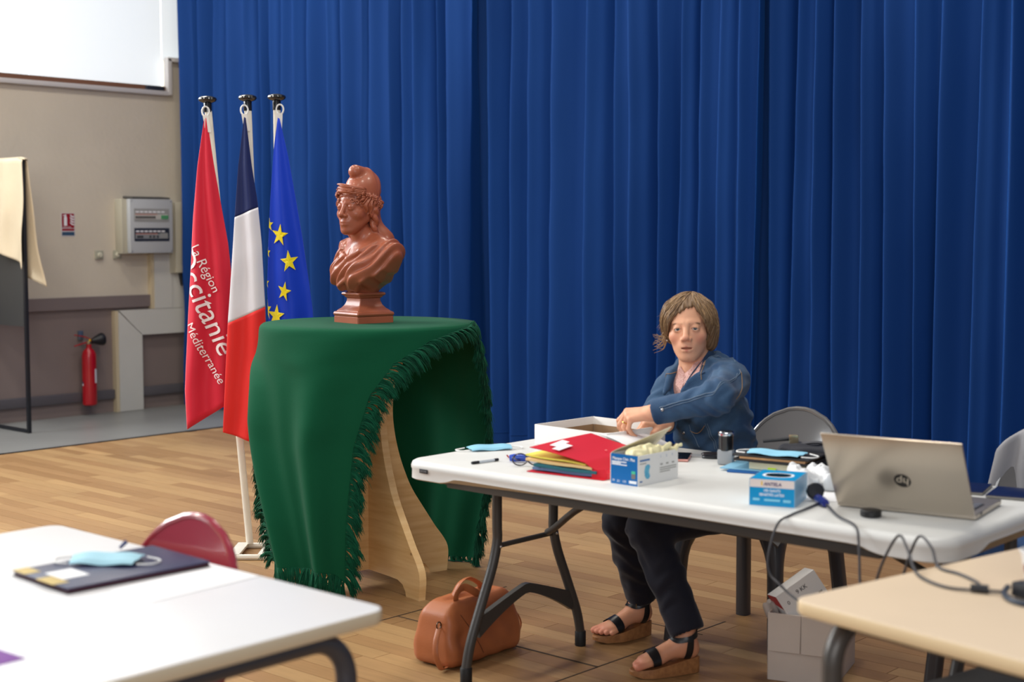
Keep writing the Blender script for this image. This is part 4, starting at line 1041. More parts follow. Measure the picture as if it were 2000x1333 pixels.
for k in range(1900):
    az = rh.uniform(-math.pi, math.pi); front = abs(az) < 1.15
    p0 = rh.uniform(4, 55); p1 = rh.uniform(88, 140) if not front else rh.uniform(60, 118)
    ln = rh.uniform(35, 70); p0 = rh.uniform(2, max(5, p1 - ln)); n = 9; pts = []
    sw = (.55 if az > 0 else -.35) * (1.2 - abs(az) / 2.6) if front else rh.uniform(-.1, .1)
    dirs = []
    for i in range(n):
        t = i / (n - 1); ps = R_(p0 + (p1 - p0) * t); aa = az + sw * (ps / 1.6) ** 1.3
        dirs.append((math.sin(ps) * math.sin(aa), math.sin(ps) * math.cos(aa), math.cos(ps)))
    D = np.array(dirs) @ WR.T; O = lw(org); T = np.full(n, .22)
    X = O + D * T[:, None]
    for _ in range(14): T = T - np.clip(hair_fn(X), -.02, .03) * .8; X = O + D * T[:, None]
    ok = (np.abs(hair_fn(X)) < .006); 
    jump = np.linalg.norm(np.diff(X, axis=0), axis=1)
    m_ = n
    for i in range(n - 1):
        if not ok[i + 1] or jump[i] > .035 or T[i + 1] < .055: m_ = i + 1; break
    if m_ < 4: continue
    X = X[:m_]; D = D[:m_]; X = X + D * rh.uniform(-.0015, .0025)
    if rh.random() < .10 and az > .9 and az < 2.0: X[-1] += WR @ A3(.016, .004, .008); X[-2] += WR @ A3(.004, .002, 0)
    w = rh.uniform(.0008, .0020); rs = [w * (.35 + .65 * math.sin(math.pi * min(1, .18 + .82 * i / (m_ - 1)))) * (1 if i < m_ - 1 else .3) for i in range(m_)]
    n0 = len(mb.v); mb.tube([tuple(x) for x in X], rs, 5, caps=False, flat=(.55, 1.))
    g = rh.random(); cc = HD * (1 - g) + HLt * g if g > .25 else HB; cols += [cc] * (len(mb.v) - n0)
# a few flyaway ends flicking out beside the cheek
for k in range(26):
    z0 = rh.uniform(-.055, .005); p = A3(.088, rh.uniform(-.03, .03), z0)
    pts = [lw(p + A3(-.012, 0, .03)), lw(p), lw(p + A3(.010, .004, -.016)), lw(p + A3(.024 + rh.uniform(0, .02), .006, -.022 + rh.uniform(-.012, .02)))]
    X = smooth_path(pts, 4); n0 = len(mb.v); mb.tube([tuple(x) for x in X], list(np.linspace(.0026, .0005, len(X))), 4, caps=False); cols += [HLt * .8 + HB * .2] * (len(mb.v) - n0)
lk = mb.build('hair_strands', m_hair, hair, angle=180); lk['kind'] = 'stuff'; set_col(lk, np.array(cols))

# ---- clothes
def scap(P, a, b, ra, rb, sy):
    """capsule with its y section squeezed"""
    Q = P.copy(); Q[:, 1] = (Q[:, 1]) / sy; a = A3(a[0], a[1] / sy, a[2]); b = A3(b[0], b[1] / sy, b[2]); return cap(Q, a, b, ra, rb) * sy
TP, TM, TC = A3(-2.830, 4.285, .56), A3(-2.850, 4.215, .76), A3(-2.852, 4.160, .895)
def torso(P, off=0.):
    d = scap(P, TP, TM, .132 + off, .128 + off, .80); d = smin(d, scap(P, TM, TC, .128 + off, .142 + off, .72), .04)
    d = smin(d, cap(P, RS + A3(.03, .01, .0), LS + A3(-.03, .01, 0.), .062 + off, .064 + off), .05)
    d = smin(d, cap(P, NB + A3(0, .02, -.03), (RS + LS) / 2, .058 + off, .07 + off), .04)
    return d
def wr(P, f1, f2, a): return a * np.sin(P[:, 0] * f1 + P[:, 2] * f2 + 2.2 * np.sin(P[:, 1] * 31 + P[:, 2] * 17))
def jacket(P):
    d = torso(P, .006) + wr(P, 48, 62, .0045) + .003 * np.sin(P[:, 2] * 95 - P[:, 0] * 70 + 2 * np.sin(P[:, 1] * 45))
    def sleeve(S, E, W, r, fr):
        ax = (W - E) / np.linalg.norm(W - E); L_ = np.linalg.norm(W - E); t = (P - E) @ ax
        m = smin(cap(P, S, E, r[0], r[1]), cap(P, E, E + ax * L_ * .93, r[1], r[2]), .03)
        m = m + fr * (.0030 * np.sin(t * 135 + 3 * np.sin(P[:, 2] * 60)) * np.exp(-(t / .13) ** 2) + wr(P, 34, 85, .0020))
        m = smin(m, cap(P, E + ax * L_ * .80, E + ax * L_ * .95, r[2] + .0025, r[2] + .0015), .003)
        m = smax(m, t - L_, .003); return smax(m, -cap(P, E + ax * L_ * .9, E + ax * L_ * 1.3, r[2] - .006), .002)
    d = smin(d, sleeve(LS, LE, LW, (.064, .051, .0405), 1.), .022)
    d = smin(d, sleeve(RS, RE, RW, (.058, .046, .036), 1.), .02)
    # open front: V at the neck and a narrow gap below
    Fd = A3(-.22, -.97, 0.)
    fr0 = chain(P, [NB + A3(.0, -.07, .02), A3(-2.895, 4.035, .91), A3(-2.905, 4.03, .80), A3(-2.90, 4.06, .66), A3(-2.89, 4.12, .55)], [.066, .030, .012, .022, .030], .01)
    d = smax(d, -fr0, .006)
    d = smax(d, -cap(P, NB + A3(0, -.005, -.05), NB + A3(0, -.02, .12), .066, .075), .006)
    d = smax(d, P[:, 2] * -1 + .56, .006)
    # collar standing round the neck, falling into lapels
    cpts = [A3(-2.925, 4.040, .915), A3(-2.930, 4.075, .965), A3(-2.922, 4.135, 1.005), A3(-2.880, 4.200, 1.020), A3(-2.825, 4.195, 1.025), A3(-2.795, 4.140, 1.015), A3(-2.805, 4.085, .975), A3(-2.850, 4.030, .915)]
    col = chain(P, cpts, [.010, .014, .015, .016, .016, .016, .016, .010], .008); d = smin(d, col, .006)
    d = smin(d, cap(P, A3(-2.795, 4.085, .965), A3(-2.860, 4.022, .895), .015, .008), .006); d = smin(d, cap(P, A3(-2.935, 4.07, .955), A3(-2.925, 4.025, .90), .013, .007), .006)
    return d
m_den = M('denim', (38, 62, 94), .8, spec=.2, var=0, col2=(66, 94, 124), vs=9, bump=.25, bs=420, sheen=.1)
v, f = sdf_mesh(jacket, A3(-3.12, 3.70, .53), A3(-2.48, 4.48, 1.08), .0052)
jk = mesh_obj('denim_jacket', v, f, m_den, person, angle=180)
def shirt(P):
    d = torso(P, -.006); d = smin(d, cap(P, NB + A3(0, .0, -.03), NB + A3(0, -.01, .01), .060, .058), .02)
    d = smax(d, -cap(P, NB + A3(-.01, -.045, .06), NB + A3(-.02, -.085, -.045), .045, .018), .006)
    d = smax(d, P[:, 2] * -1 + .55, .006); d = smax(d, P[:, 2] - 1.015, .004)
    return d
v, f = sdf_mesh(shirt, A3(-3.02, 4.0, .53), A3(-2.66, 4.42, 1.05), .0045)
m_shirt = M('shirt_pink_print', (222, 186, 176), .7, col2=(178, 116, 106), vs=260, bump=.05)
mesh_obj('shirt', v, f, m_shirt, person, angle=180)
def hit(px, py, fn):
    tx, ty = (px - 1000) / 2850, (py - 666.5) / 2850; F0 = A3(-math.sin(R_(42)) * math.cos(R_(4.385)), math.cos(R_(42)) * math.cos(R_(4.385)), -math.sin(R_(4.385)))
    R0 = A3(math.cos(R_(42)), math.sin(R_(42)), 0); U0 = np.cross(R0, F0); D = F0 + R0 * tx - U0 * ty; t = 4.3
    for _ in range(60):
        d = float(fn((CAM + D * t)[None])[0]); t += d * .75
        if d < .0006: break
    return CAM + D * t
both = lambda P: np.minimum(np.minimum(shirt(P), head_fn(P)), jacket(P) + .008)
for corners in (((1374, 698), (1366, 726), (1342, 748), (1337, 731)), ((1329, 716), (1339, 733), (1330, 763), (1320, 752))):
    cs = [hit(x, y, both) + A3(.669, -.743, .1) * o_ for (x, y), o_ in zip(corners, (.004, .006, .010, .006))]
    mb = MB(); mb.sheet(lambda u, v: tuple((cs[0] * (1 - u) + cs[1] * u) * (1 - v) + (cs[3] * (1 - u) + cs[2] * u) * v + A3(.669, -.743, 0) * .006 * math.sin(math.pi * v)), 8, 10, .004); mb.build('shirt_collar', m_shirt, person, angle=80)
# seams, buttons: placed on the cloth surface where the photo shows them
cl = [hit(x, y, both) + A3(.669, -.743, .25) * o_ for (x, y), o_ in zip(((1384, 686), (1400, 694), (1374, 729), (1339, 748), (1352, 728), (1370, 706)), (.010, .012, .016, .014, .010, .008))]
mb = MB(); mid = sum(cl) / 6 + A3(.669, -.743, .2) * .006; vv = cl + [mid] + [p - A3(.669, -.743, 0.) * .006 for p in cl] + [mid - A3(.669, -.743, 0.) * .006]
mb.add(vv, [(i, (i + 1) % 6, 6) for i in range(6)] + [(7 + (i + 1) % 6, 7 + i, 13) for i in range(6)] + [((i + 1) % 6, i, 7 + i, 7 + (i + 1) % 6) for i in range(6)]); mb.build('jacket_collar', M('denim_collar', (34, 54, 84), .8, col2=(52, 76, 106), vs=12, bump=.2, bs=420), jk, angle=60)
m_thread = M('stitching_ochre', (150, 120, 86), .7); m_seam = M('denim_seam', (96, 116, 138), .8)
def seam(pxs, mat, r=.0013, name='seam', off=.0012):
    P = [hit(x, y, jacket) for x, y in pxs]; P = [P[0]] + [p for i, p in enumerate(P[1:]) if np.linalg.norm(p - P[i]) < .12]
    P = smooth_path(P, 16); P = project(jacket, P, 4, off); mb = MB(); mb.tube([tuple(p) for p in P], r, 6); return mb.build(name, mat, jk)
seam([(1444, 722), (1440, 735), (1425, 748), (1400, 760), (1370, 772), (1340, 782), (1310, 790), (1288, 797)], m_seam, .0016)
seam([(1440, 730), (1436, 741), (1421, 753), (1398, 765), (1368, 777), (1338, 787), (1310, 795), (1290, 802)], m_seam, .0012)
seam([(1444, 722), (1449, 745), (1447, 765), (1438, 780)], m_thread)
seam([(1378, 705), (1372, 722), (1370, 742)], m_thread)
seam([(1384, 700), (1400, 697), (1420, 700), (1436, 708)], m_seam)
seam([(1346, 830), (1354, 850), (1366, 874)], m_seam); seam([(1377, 828), (1386, 852), (1397, 878)], m_seam); seam([(1381, 828), (1390, 852), (1401, 878)], m_seam)
seam([(1348, 842), (1364, 846), (1376, 832)], m_thread, .0012)
seam([(1300, 736), (1312, 730), (1325, 726)], m_thread)
for x, y in ((1294, 801),):
    p = hit(x, y, jacket); mb = MB(); mb.ball(tuple(p), (.006, .006, .006)); mb.build('button', M('zinc'), jk)
for x, y in ((1336, 846),):
    p = hit(x, y, jacket); mb = MB(); mb.ball(tuple(p), .006); mb.build('button', M('zinc'), jk)
# trousers
def trousers(P):
    d = smin(cap(P, HL, HRr, .095, .095), ell(P, (-2.805, 4.34, .55), (.16, .12, .09)), .03)
    for a, b, c_, kk in ((HL, KL, AL, 1), (HRr, KR, AR, 2)):
        lg = smin(cap(P, a, b, .088, .068), cap(P, b, b + (c_ - b) * .5, .067, .062), .03); lg = smin(lg, cap(P, b + (c_ - b) * .5, c_ + (c_ - b) * .02, .063, .057), .02)
        ax = (c_ - b) / np.linalg.norm(c_ - b); t = (P - c_) @ ax
        lg = lg + .003 * np.sin(P[:, 2] * 75 + 3 * np.sin(P[:, 0] * 40 + kk)) * (P[:, 2] < .46)
        lg = smin(lg, cap(P, c_ - ax * .045, c_ + ax * .012, .0605, .0600), .002); lg = smax(lg, t - .032, .003); lg = smax(lg, -cap(P, c_ - ax * .0, c_ + ax * .2, .049, .05), .003)
        d = smin(d, lg, .018)
    return d
v, f = sdf_mesh(trousers, A3(-3.18, 3.76, .09), A3(-2.58, 4.50, .70), .0060)
mesh_obj('trousers', v, f, M('trouser_navy_black', (26, 27, 38), .75, spec=.25, var=.1, vs=20, bump=.08, bs=300, sheen=.15), person, angle=180)
# sandals
m_cork = M('cork_wedge', (164, 112, 66), .6, col2=(132, 86, 48), vs=60, bump=.15, bs=160); m_strap = M('strap_black', (20, 20, 24), .35, spec=.5)
for Fm, Fo, sd, An in feet:
    fnl = lambda Q: foot_local(Q, sd); tw = lambda q: tuple(Fo + Fm @ np.asarray(q, float))
    out = []
    for t in np.linspace(0, 2 * math.pi, 48, endpoint=False):
        y = .116 - .120 * math.cos(t); w_ = .0315 + .012 * max(0, min(1, (y - .05) / .1)); x = w_ * math.copysign(abs(math.sin(t)) ** .85, math.sin(t)); x += -sd * .004 * (y > .15); out.append((x, y))
    root_ = person
    mb = MB(); n = len(out); vs = []; fs = []
    zt = lambda y: interp(y, [-.02, .03, .12, .17, .24], [.056, .053, .040, .032, .027])
    zb = lambda y: 0.002 if y < .20 else .002 + (y - .20) * .28
    for lay in range(4):
        for x, y in out:
            k = (0, .0, .96, .9)[lay] if lay > 1 else 1.0; z = (zb(y), zt(y) - .004, zt(y), zt(y) - .002)[lay]
            kk = (1.02, 1.03, 1.0, .82)[lay]; vs.append(tw((x * kk, .112 + (y - .112) * kk, z)))
    for lay in range(3):
        for i in range(n): i2 = (i + 1) % n; fs.append((lay * n + i, lay * n + i2, (lay + 1) * n + i2, (lay + 1) * n + i))
    fs.append(tuple(range(n))[::-1]); fs.append(tuple(3 * n + i for i in range(n))); mb.add(vs, fs); sole = mb.build('sandal_sole', m_cork, person)
    def band(fpath, wv, name, nseg=26):
        # fpath(t)->(point, width direction); projected on the foot
        mb = MB(); L_ = [];
        for t in np.linspace(0, 1, nseg):
            p, wd = fpath(t)
            for s_ in (-1, -.33, .33, 1): L_.append(np.asarray(p) + np.asarray(wd) * s_ * wv)
        Pp = project(fnl, np.array(L_), 4, .0022).reshape(nseg, 4, 3); Po = project(fnl, np.array(L_), 4, .0045).reshape(nseg, 4, 3)
        Pp[:, :, 2] = np.maximum(Pp[:, :, 2], .020); Po[:, :, 2] = np.maximum(Po[:, :, 2], .020)
        mb.grid(lambda u, v: tw(Po[int(round(u * (nseg - 1))), int(round(v * 3))]), nseg, 4); mb.build(name, m_strap, sole, angle=180)
    band(lambda t: ((.047 * math.cos(math.pi * (1 - t)), .150 + .012 * math.sin(math.pi * t), .030 + .052 * math.sin(math.pi * t)), (0, 1, -.25)), .0165, 'toe_strap')
    band(lambda t: ((.050 * math.cos(math.pi * (.0 + 2 * t)), .042 + .050 * math.sin(math.pi * 2 * t), .128 - .012 * math.sin(2 * math.pi * t)), (0, 0, 1)), .0095, 'ankle_strap', 40)
    for sx in (-1, 1): band(lambda t: ((sx * .050, .052 - .012 * t, .030 + .095 * t), (0, 1, 0)), .013, 'side_strap', 14)
    p = project(fnl, [(-sd * .034 * -1, .075, .125)], 4, .006)[0]; mb = MB(); mb.tube([tw(p + A3(.0, a, b)) for a, b in ((-.008, -.009), (.008, -.009), (.008, .009), (-.008, .009))], .0013, 5, closed=True); mb.build('buckle', M('brass', (190, 160, 100), .3, metal=1), sole)
# wedding ring on the ring finger
_d, _K, _l = hand(np.zeros((1, 3)), A3(-2.800, 3.789, .866), LU, LN, -1, ((52, 38, 22),) * 4, .95, 1.02)
_u = LU / np.linalg.norm(LU); _n = LN - _u * (LN @ _u); _n /= np.linalg.norm(_n)
kb = _K + _l * .010 * .97 - _u * .004; dv = _u * math.cos(R_(66)) - _n * math.sin(R_(66)); cc = kb + dv * .022; e1 = np.cross(dv, _l); e1 /= np.linalg.norm(e1)
mb = MB(); mb.tube([tuple(cc + _l * .0103 * math.cos(a) + e1 * .0103 * math.sin(a)) for a in np.linspace(0, 2 * math.pi, 25)[:-1]], .0019, 6, closed=True); mb.build('ring', M('gold', (220, 176, 84), .25, metal=1), person)
# ================================================================== things on the folding table
def rect_box(name, label, cat, c, size, rz, mat, z0=TZ, bev=.002, group=None):
    root = thing(name, label, cat, (c[0], c[1], z0), rz, group); mb = MB(); mb.box((0, 0, size[2] / 2), size, bev=bev); return root, mb
def slab_thing(name, label, cat, c, size, rz, mat, z0=TZ + .0003, bev=.001, group=None):
    mb = MB(); mb.box((0, 0, size[2] / 2), size, rotm(0, 0, rz), bev=bev); o = mb.build(name, mat, None, world=False, loc=(c[0], c[1], z0)); return tag(o, label, cat, group)
m_card = M('white_card', (232, 230, 226), .6, bump=.03); m_kraft = M('kraft_card', (150, 122, 92), .8, var=.06); m_paper = M('paper_white', (236, 236, 238), .7)
# open tray
tr = thing('cardboard_tray', 'open shallow white cardboard tray that the woman reaches into', 'box', (-3.03, 3.805, TZ + .0005), -3)
w2, d2, hh, th = .160, .147, .066, .004
for nm, c, sz in (('end_wall', (-w2, 0, hh / 2), (th, 2 * d2, hh)), ('end_wall', (w2, 0, hh / 2), (th, 2 * d2, hh)), ('side_wall', (0, -d2, hh / 2), (2 * w2, th, hh)), ('side_wall', (0, d2, hh / 2), (2 * w2, th, hh))):
    mb = MB(); mb.box(c, sz, bev=.001); mb.build(nm, m_card, tr, world=False)
mb = MB(); mb.box((0, 0, .0025), (2 * w2 - .004, 2 * d2 - .004, .004)); mb.build('bottom', m_kraft, tr, world=False)
mb = MB()
mb.box((-w2 + .0045, 0, .022), (.003, 2 * d2 - .01, .036)); mb.build('inner_liner', m_kraft, tr, world=False)
mb = MB(); mb.box((0, d2 - .0045, .022), (2 * w2 - .016, .003, .036)); mb.build('inner_liner', m_kraft, tr, world=False)
mb = MB(); mb.sheet(lambda u, v: (-2.90 + .17 * u, 3.63 + .20 * v, TZ + .012 + .055 * (1 - u) * (1 - .3 * v) + .01 * math.sin(3 * u)), 12, 12, .0012)
tag(mb.build('paper_sheet', m_paper, None), 'white paper sheet leaning on the tray under the reaching hand', 'paper')
# mask, pens, glasses
def face_mask(name, label, c, z, rz, L_=.165, W_=.06, mat=None, loops=True, curl=.010):
    root = thing(name, label, 'face mask', (c[0], c[1], z), rz); mm = mat or M('mask_blue', (140, 196, 222), .75, spec=.2, bump=.06, bs=200)
    f = lambda u, v: ((u - .5) * L_ * (1 - .1 * abs(2 * v - 1)), (v - .5) * W_, .004 + curl * math.sin(math.pi * v) * (.5 + .5 * math.sin(math.pi * u)) + .0016 * math.sin(v * 14) + .002 * math.sin(u * 9))
    mb = MB(); mb.sheet(f, 22, 14, .0016); mb.build('mask_body', mm, root, world=False, angle=80)
    for s in (-1, 1):
        e = smooth_path([(s * L_ * .5, -W_ * .42, .004), (s * (L_ * .5 + .030), -W_ * .30, .003), (s * (L_ * .5 + .036), W_ * .12, .003), (s * L_ * .5, W_ * .42, .004)], 6)
        mb = MB(); mb.tube(e, .0021, 6); mb.build('ear_loop', M('elastic_white', (232, 232, 230), .7), root, world=False)
    return root
face_mask('face_mask', 'pale blue face mask lying at the free end of the long table', (-3.225, 3.47), TZ + .0005, 60, .15, .075, curl=.012)
mb = MB(); mb.tube([(-3.054, 3.239, TZ + .0045), (-3.046, 3.300, TZ + .0045)], .0042, 8); pn = tag(mb.build('ballpoint_pen', M('pen_clear', (190, 198, 206), .2), None), 'clear ballpoint pen with black ends by the spectacles', 'pen')
for a, b, nm in (((-3.0575, 3.212, TZ + .0045), (-3.054, 3.239, TZ + .0045), 'pen_cap'), ((-3.046, 3.300, TZ + .0045), (-3.0445, 3.316, TZ + .0045), 'pen_plug')):
    mb = MB(); mb.tube([a, b], .0048, 8); mb.build(nm, M('pen_black', (28, 30, 36), .35), pn)
mb = MB(); mb.tube(smooth_path([(-3.005, 3.325, TZ + .012), (-2.985, 3.345, TZ + .014), (-2.955, 3.372, TZ + .012)], 5), [.009, .011, .0115, .012, .012, .012, .0115, .011, .0105, .010, .008], 14, flat=(1, .8))
tag(mb.build('correction_roller', M('roller_blue', (24, 74, 190), .2, coat=.4), None), 'glossy blue correction roller behind the spectacles', 'stationery')
gl = thing('spectacles', 'folded spectacles with thin dark red temples beside the red folder', 'glasses', (-2.93, 3.33, TZ), 0)
m_gl = M('spectacle_frame', (40, 26, 30), .3); m_glr = M('spectacle_red', (138, 22, 34), .3)
for k, (x, y) in enumerate(((-2.925, 3.285), (-2.895, 3.322))):
    q = [(x + .023 * math.cos(a) * .62, y + .023 * math.cos(a) * .78, TZ + .021 + .018 * math.sin(a)) for a in np.linspace(0, 2 * math.pi, 25)[:-1]]
    mb = MB(); mb.tube(q, .0019, 6, closed=True); rm_ = mb.build('lens_rim', m_gl, gl)
    mb = MB(); mb.add(q, [tuple(range(len(q)))]); mb.build('lens', M('lens_glass', (245, 245, 245), .05, trans=1., ior=1.1), rm_)
mb = MB(); mb.tube([(-2.912, 3.303, TZ + .026), (-2.908, 3.307, TZ + .027)], .0018, 6); mb.build('bridge', m_gl, gl)
mb = MB(); mb.tube(smooth_path([(-2.885, 3.345, TZ + .034), (-2.93, 3.385, TZ + .030), (-2.985, 3.375, TZ + .012), (-3.035, 3.365, TZ + .005), (-3.06, 3.375, TZ + .009)], 6), .0026, 6); mb.build('temple', m_glr, gl)
mb = MB(); mb.tube(smooth_path([(-2.935, 3.268, TZ + .030), (-2.955, 3.30, TZ + .016), (-2.98, 3.345, TZ + .008), (-2.99, 3.37, TZ + .006)], 6), .0024, 6); mb.build('temple', m_gl, gl)
# red document folder
fd = thing('document_folder', 'red elastic document folder stuffed with coloured papers', 'folder', (-2.725, 3.40, TZ), 0)
m_rf = M('folder_red', (206, 28, 46), .45, spec=.4, bump=.03); FRz = rotm(0, 0, 6)
def fpl(x, y, z): p = FRz @ Vector((x, y, 0)); return (-2.725 + p.x, 3.40 + p.y, TZ + z)
mb = MB(); mb.sheet(lambda u, v: fpl(-.135 + .27 * u, -.165 + .33 * v, .002), 4, 4, .002); mb.build('back_cover', m_rf, fd)
for k, (c, x0, x1, y0, z0, z1) in enumerate((((96, 130, 168), -.125, .10, -.150, .006, .014), ((24, 92, 104), -.115, .105, -.158, .014, .022), ((226, 192, 132), -.150, .085, -.150, .024, .031), ((232, 224, 96), -.160, .055, -.135, .033, .038))):
    mb = MB(); mb.sheet(lambda u, v: fpl(x0 + (x1 - x0) * u, y0 + (.13 - y0) * v, (z0 + z1) / 2 + .010 * (1 - u) * k / 3 + .0012 * math.sin(7 * u + k)), 10, 6, z1 - z0); mb.build('paper_sheaf', M('sheaf_%d' % k, c, .65, var=.04), fd)
mb = MB(); mb.sheet(lambda u, v: fpl(-.135 + .272 * u, -.150 + .335 * v - .045 * (1 - u) * 0, .042 + .030 * (1 - u) ** 1.5 - .030 * max(0, u - .72) / .28 + .004 * math.sin(5 * u + 2 * v)), 22, 10, .002); cv = mb.build('front_cover', m_rf, fd)
mb = MB(); mb.sheet(lambda u, v: fpl(.137, -.150 + .335 * v, .002 + .018 * u), 3, 4, .002); mb.build('spine', m_rf, fd)
mb = MB(); mb.sheet(lambda u, v: fpl(.137 - .05 * v, -.152 + .0 * v, .002 + .030 * u * (1 - .2 * v)), 4, 4, .0018); mb.build('side_flap', m_rf, fd)
for k, (x0, y0, L_) in enumerate(((-.112, -.010, .100), (-.080, -.040, .105))):
    mb = MB(); mb.sheet(lambda u, v: fpl(x0 + .026 * u + .05 * v * .3, y0 + L_ * v * -.9, .0495 + .030 * (1 - (x0 + .026 * u + .015 * v + .135) / .272) ** 1.5 + .004 * math.sin(5 * (x0 + .026 * u + .135) / .272 + 2 * (y0 - .9 * L_ * v + .15) / .335)), 6, 6, .001); mb.build('white_sticker', m_paper, cv)
mb = MB(); mb.ball(fpl(.02, .03, .055), (.004, .004, .002)); mb.build('elastic_eyelet', M('eyelet', (230, 120, 120), .3), cv)
# surgical mask box
mx = thing('mask_box', 'open blue and white carton of face masks beside the red folder', 'box', (-2.4925, 3.336, TZ))
X0, X1, Y0, Y1, BZ = -2.541, -2.444, 3.242, 3.430, .086
for nm, c, sz, mt in (('front_panel', ((X0 + X1) / 2, Y0, BZ / 2), (X1 - X0, .002, BZ), M('carton_blue', (0, 102, 172), .35)), ('back_panel', ((X0 + X1) / 2, Y1, BZ / 2), (X1 - X0, .002, BZ), m_card), ('side_panel', (X0, (Y0 + Y1) / 2, BZ / 2), (.002, Y1 - Y0 + .002, BZ), m_card), ('side_panel', (X1, (Y0 + Y1) / 2, BZ / 2), (.002, Y1 - Y0 + .002, BZ), m_card), ('bottom_panel', ((X0 + X1) / 2, (Y0 + Y1) / 2, .0015), (X1 - X0, Y1 - Y0, .002), m_card)):
    mb = MB(); mb.box((c[0], c[1], TZ + c[2]), sz); mb.build(nm, mt, mx, smooth=False)
mb = MB(); mb.sheet(lambda u, v: (X0 + .006 * u + v * (.014 + .045 * u), Y0 + .002 + (Y1 - Y0 + .012) * u, TZ + BZ + .001 + v * (.008 + .052 * u)), 10, 6, .0018); mb.build('lid_flap', M('card_inside', (220, 210, 184), .7), mx)
m_wht = M('print_white', (236, 240, 244), .5); m_blu = M('print_blue', (60, 110, 170), .5); m_gry = M('print_grey', (168, 166, 160), .6)
fF = lambda x, y: ((X0 + X1) / 2 + x, Y0 - .0016, TZ + y)
lettering('Masque Chir. Plat', .0112, lambda x, y: fF(x - .002, y + .073), m_wht, mx, bold=.0002)
def bars(root, rects, fn, mat, name='print_line', world=True):
    mb = MB()
    for x0, x1, y0, y1 in rects: mb.add([fn(x0, y0), fn(x1, y0), fn(x1, y1), fn(x0, y1)], [(0, 1, 2, 3)])
    o = mb.build(name, mat, root, world, smooth=False); o['kind'] = 'stuff'; return o
bars(mx, [(-.044, .008, .0625, .0655), (-.044, -.012, .0585, .0615), (-.044, .010, .0545, .0575)], fF, m_wht)
bars(mx, [(.018, .044, .006, .014)], fF, m_wht); lettering('50', .009, lambda x, y: fF(x - .038, y + .010), m_wht, mx); lettering('2D', .009, lambda x, y: fF(x - .020, y + .009), m_wht, mx); lettering('125', .009, lambda x, y: fF(x + .001, y + .009), m_wht, mx)
bars(mx, [(.026, .040, .034, .042)], fF, M('print_green', (70, 190, 150), .5)); bars(mx, [(.026, .040, .020, .034)], fF, M('print_brown', (120, 116, 112), .5))
sF = lambda y, z: (X1 + .0016, Y0 + y, TZ + z)
bars(mx, [(.006, .052, .069, .074), (.006, .018, .010, .014)], sF, m_blu); bars(mx, [(.006, .036, .061, .064), (.100, .180, .040, .043), (.100, .180, .034, .037), (.100, .150, .028, .031)] + [(.102 + .028 * k, .114 + .028 * k, .049, .054) for k in range(3)], sF, m_gry)
lettering('1', .009, lambda x, y: sF(.104 + x, .074 + y), m_blu, mx); lettering('2', .009, lambda x, y: sF(.132 + x, .074 + y), m_blu, mx); lettering('3', .009, lambda x, y: sF(.160 + x, .074 + y), m_blu, mx)
pm = [(.032, .052), (.040, .055), (.050, .054), (.055, .048), (.050, .040), (.049, .032), (.053, .024), (.054, .020), (.046, .013), (.036, .015), (.029, .024), (.027, .038)]
mb = MB(); mb.add([sF(a, b + .003) for a, b in pm], [tuple(range(len(pm)))]); mb.build('printed_mask_picture', M('print_maskblue', (70, 160, 200), .5, col2=(110, 190, 215), vs=60), mx, smooth=False)
# latex gloves bulging out of the carton
def glove_lump(P):
    d = ell(P, (-2.487, 3.335, TZ + BZ - .005), (.040, .082, .022))
    for k in range(5): d = smin(d, cap(P, (-2.50 + .012 * k, 3.28 + .035 * k, TZ + BZ), (-2.485 + .011 * k, 3.30 + .034 * k, TZ + BZ + .012 + .006 * (k % 2)), .009, .006), .008)
    return d + .0025 * np.sin(P[:, 0] * 260 + 3 * np.sin(P[:, 1] * 110)) 
v, f = sdf_mesh(glove_lump, (-2.54, 3.244, TZ + .055), (-2.446, 3.428, TZ + .13), .003); tag(mesh_obj('latex_glove', v, f, M('latex_cream', (228, 220, 176), .5, sss=.1), None, angle=180), 'crumpled cream latex gloves bulging out of the mask carton', 'gloves')
# small things near the woman
ph = thing('smartphone', 'pink edged smartphone lying beside the mask carton', 'phone', (-2.655, 3.735, TZ), 30)
mb = MB(); mb.box((0, 0, .0045), (.070, .14, .008), bev=.003); mb.build('phone_body', M('phone_pink', (206, 146, 136), .3, metal=.3), ph, world=False); mb = MB(); mb.box((0, 0, .0088), (.066, .135, .001)); mb.build('screen', M('screen_black', (18, 20, 28), .1), ph, world=False)
tp = thing('adhesive_tape', 'roll of adhesive tape with black core behind the mask carton', 'tape', (-2.745, 3.80, TZ))
mb = MB(); mb.lathe([(.019, .0), (.031, 0), (.0315, .001), (.0315, .021), (.031, .022), (.019, .022), (.019, 0)], (0, 0, 0), 28); mb.build('tape_roll', M('tape_cream', (206, 206, 186), .3), tp, world=False)
mb = MB(); mb.lathe([(.0, .001), (.036, .001), (.036, .003), (0, .003)], (0, 0, -.0008), 24); mb.lathe([(0, .0225), (.035, .0225), (.035, .026), (0, .026)], (0, 0, 0), 24); mb.build('core', M('pen_black'), tp, world=False)
sc = thing('scissors', 'pair of scissors with black and red handles pointing at the stamp', 'scissors', (-2.62, 3.80, TZ))
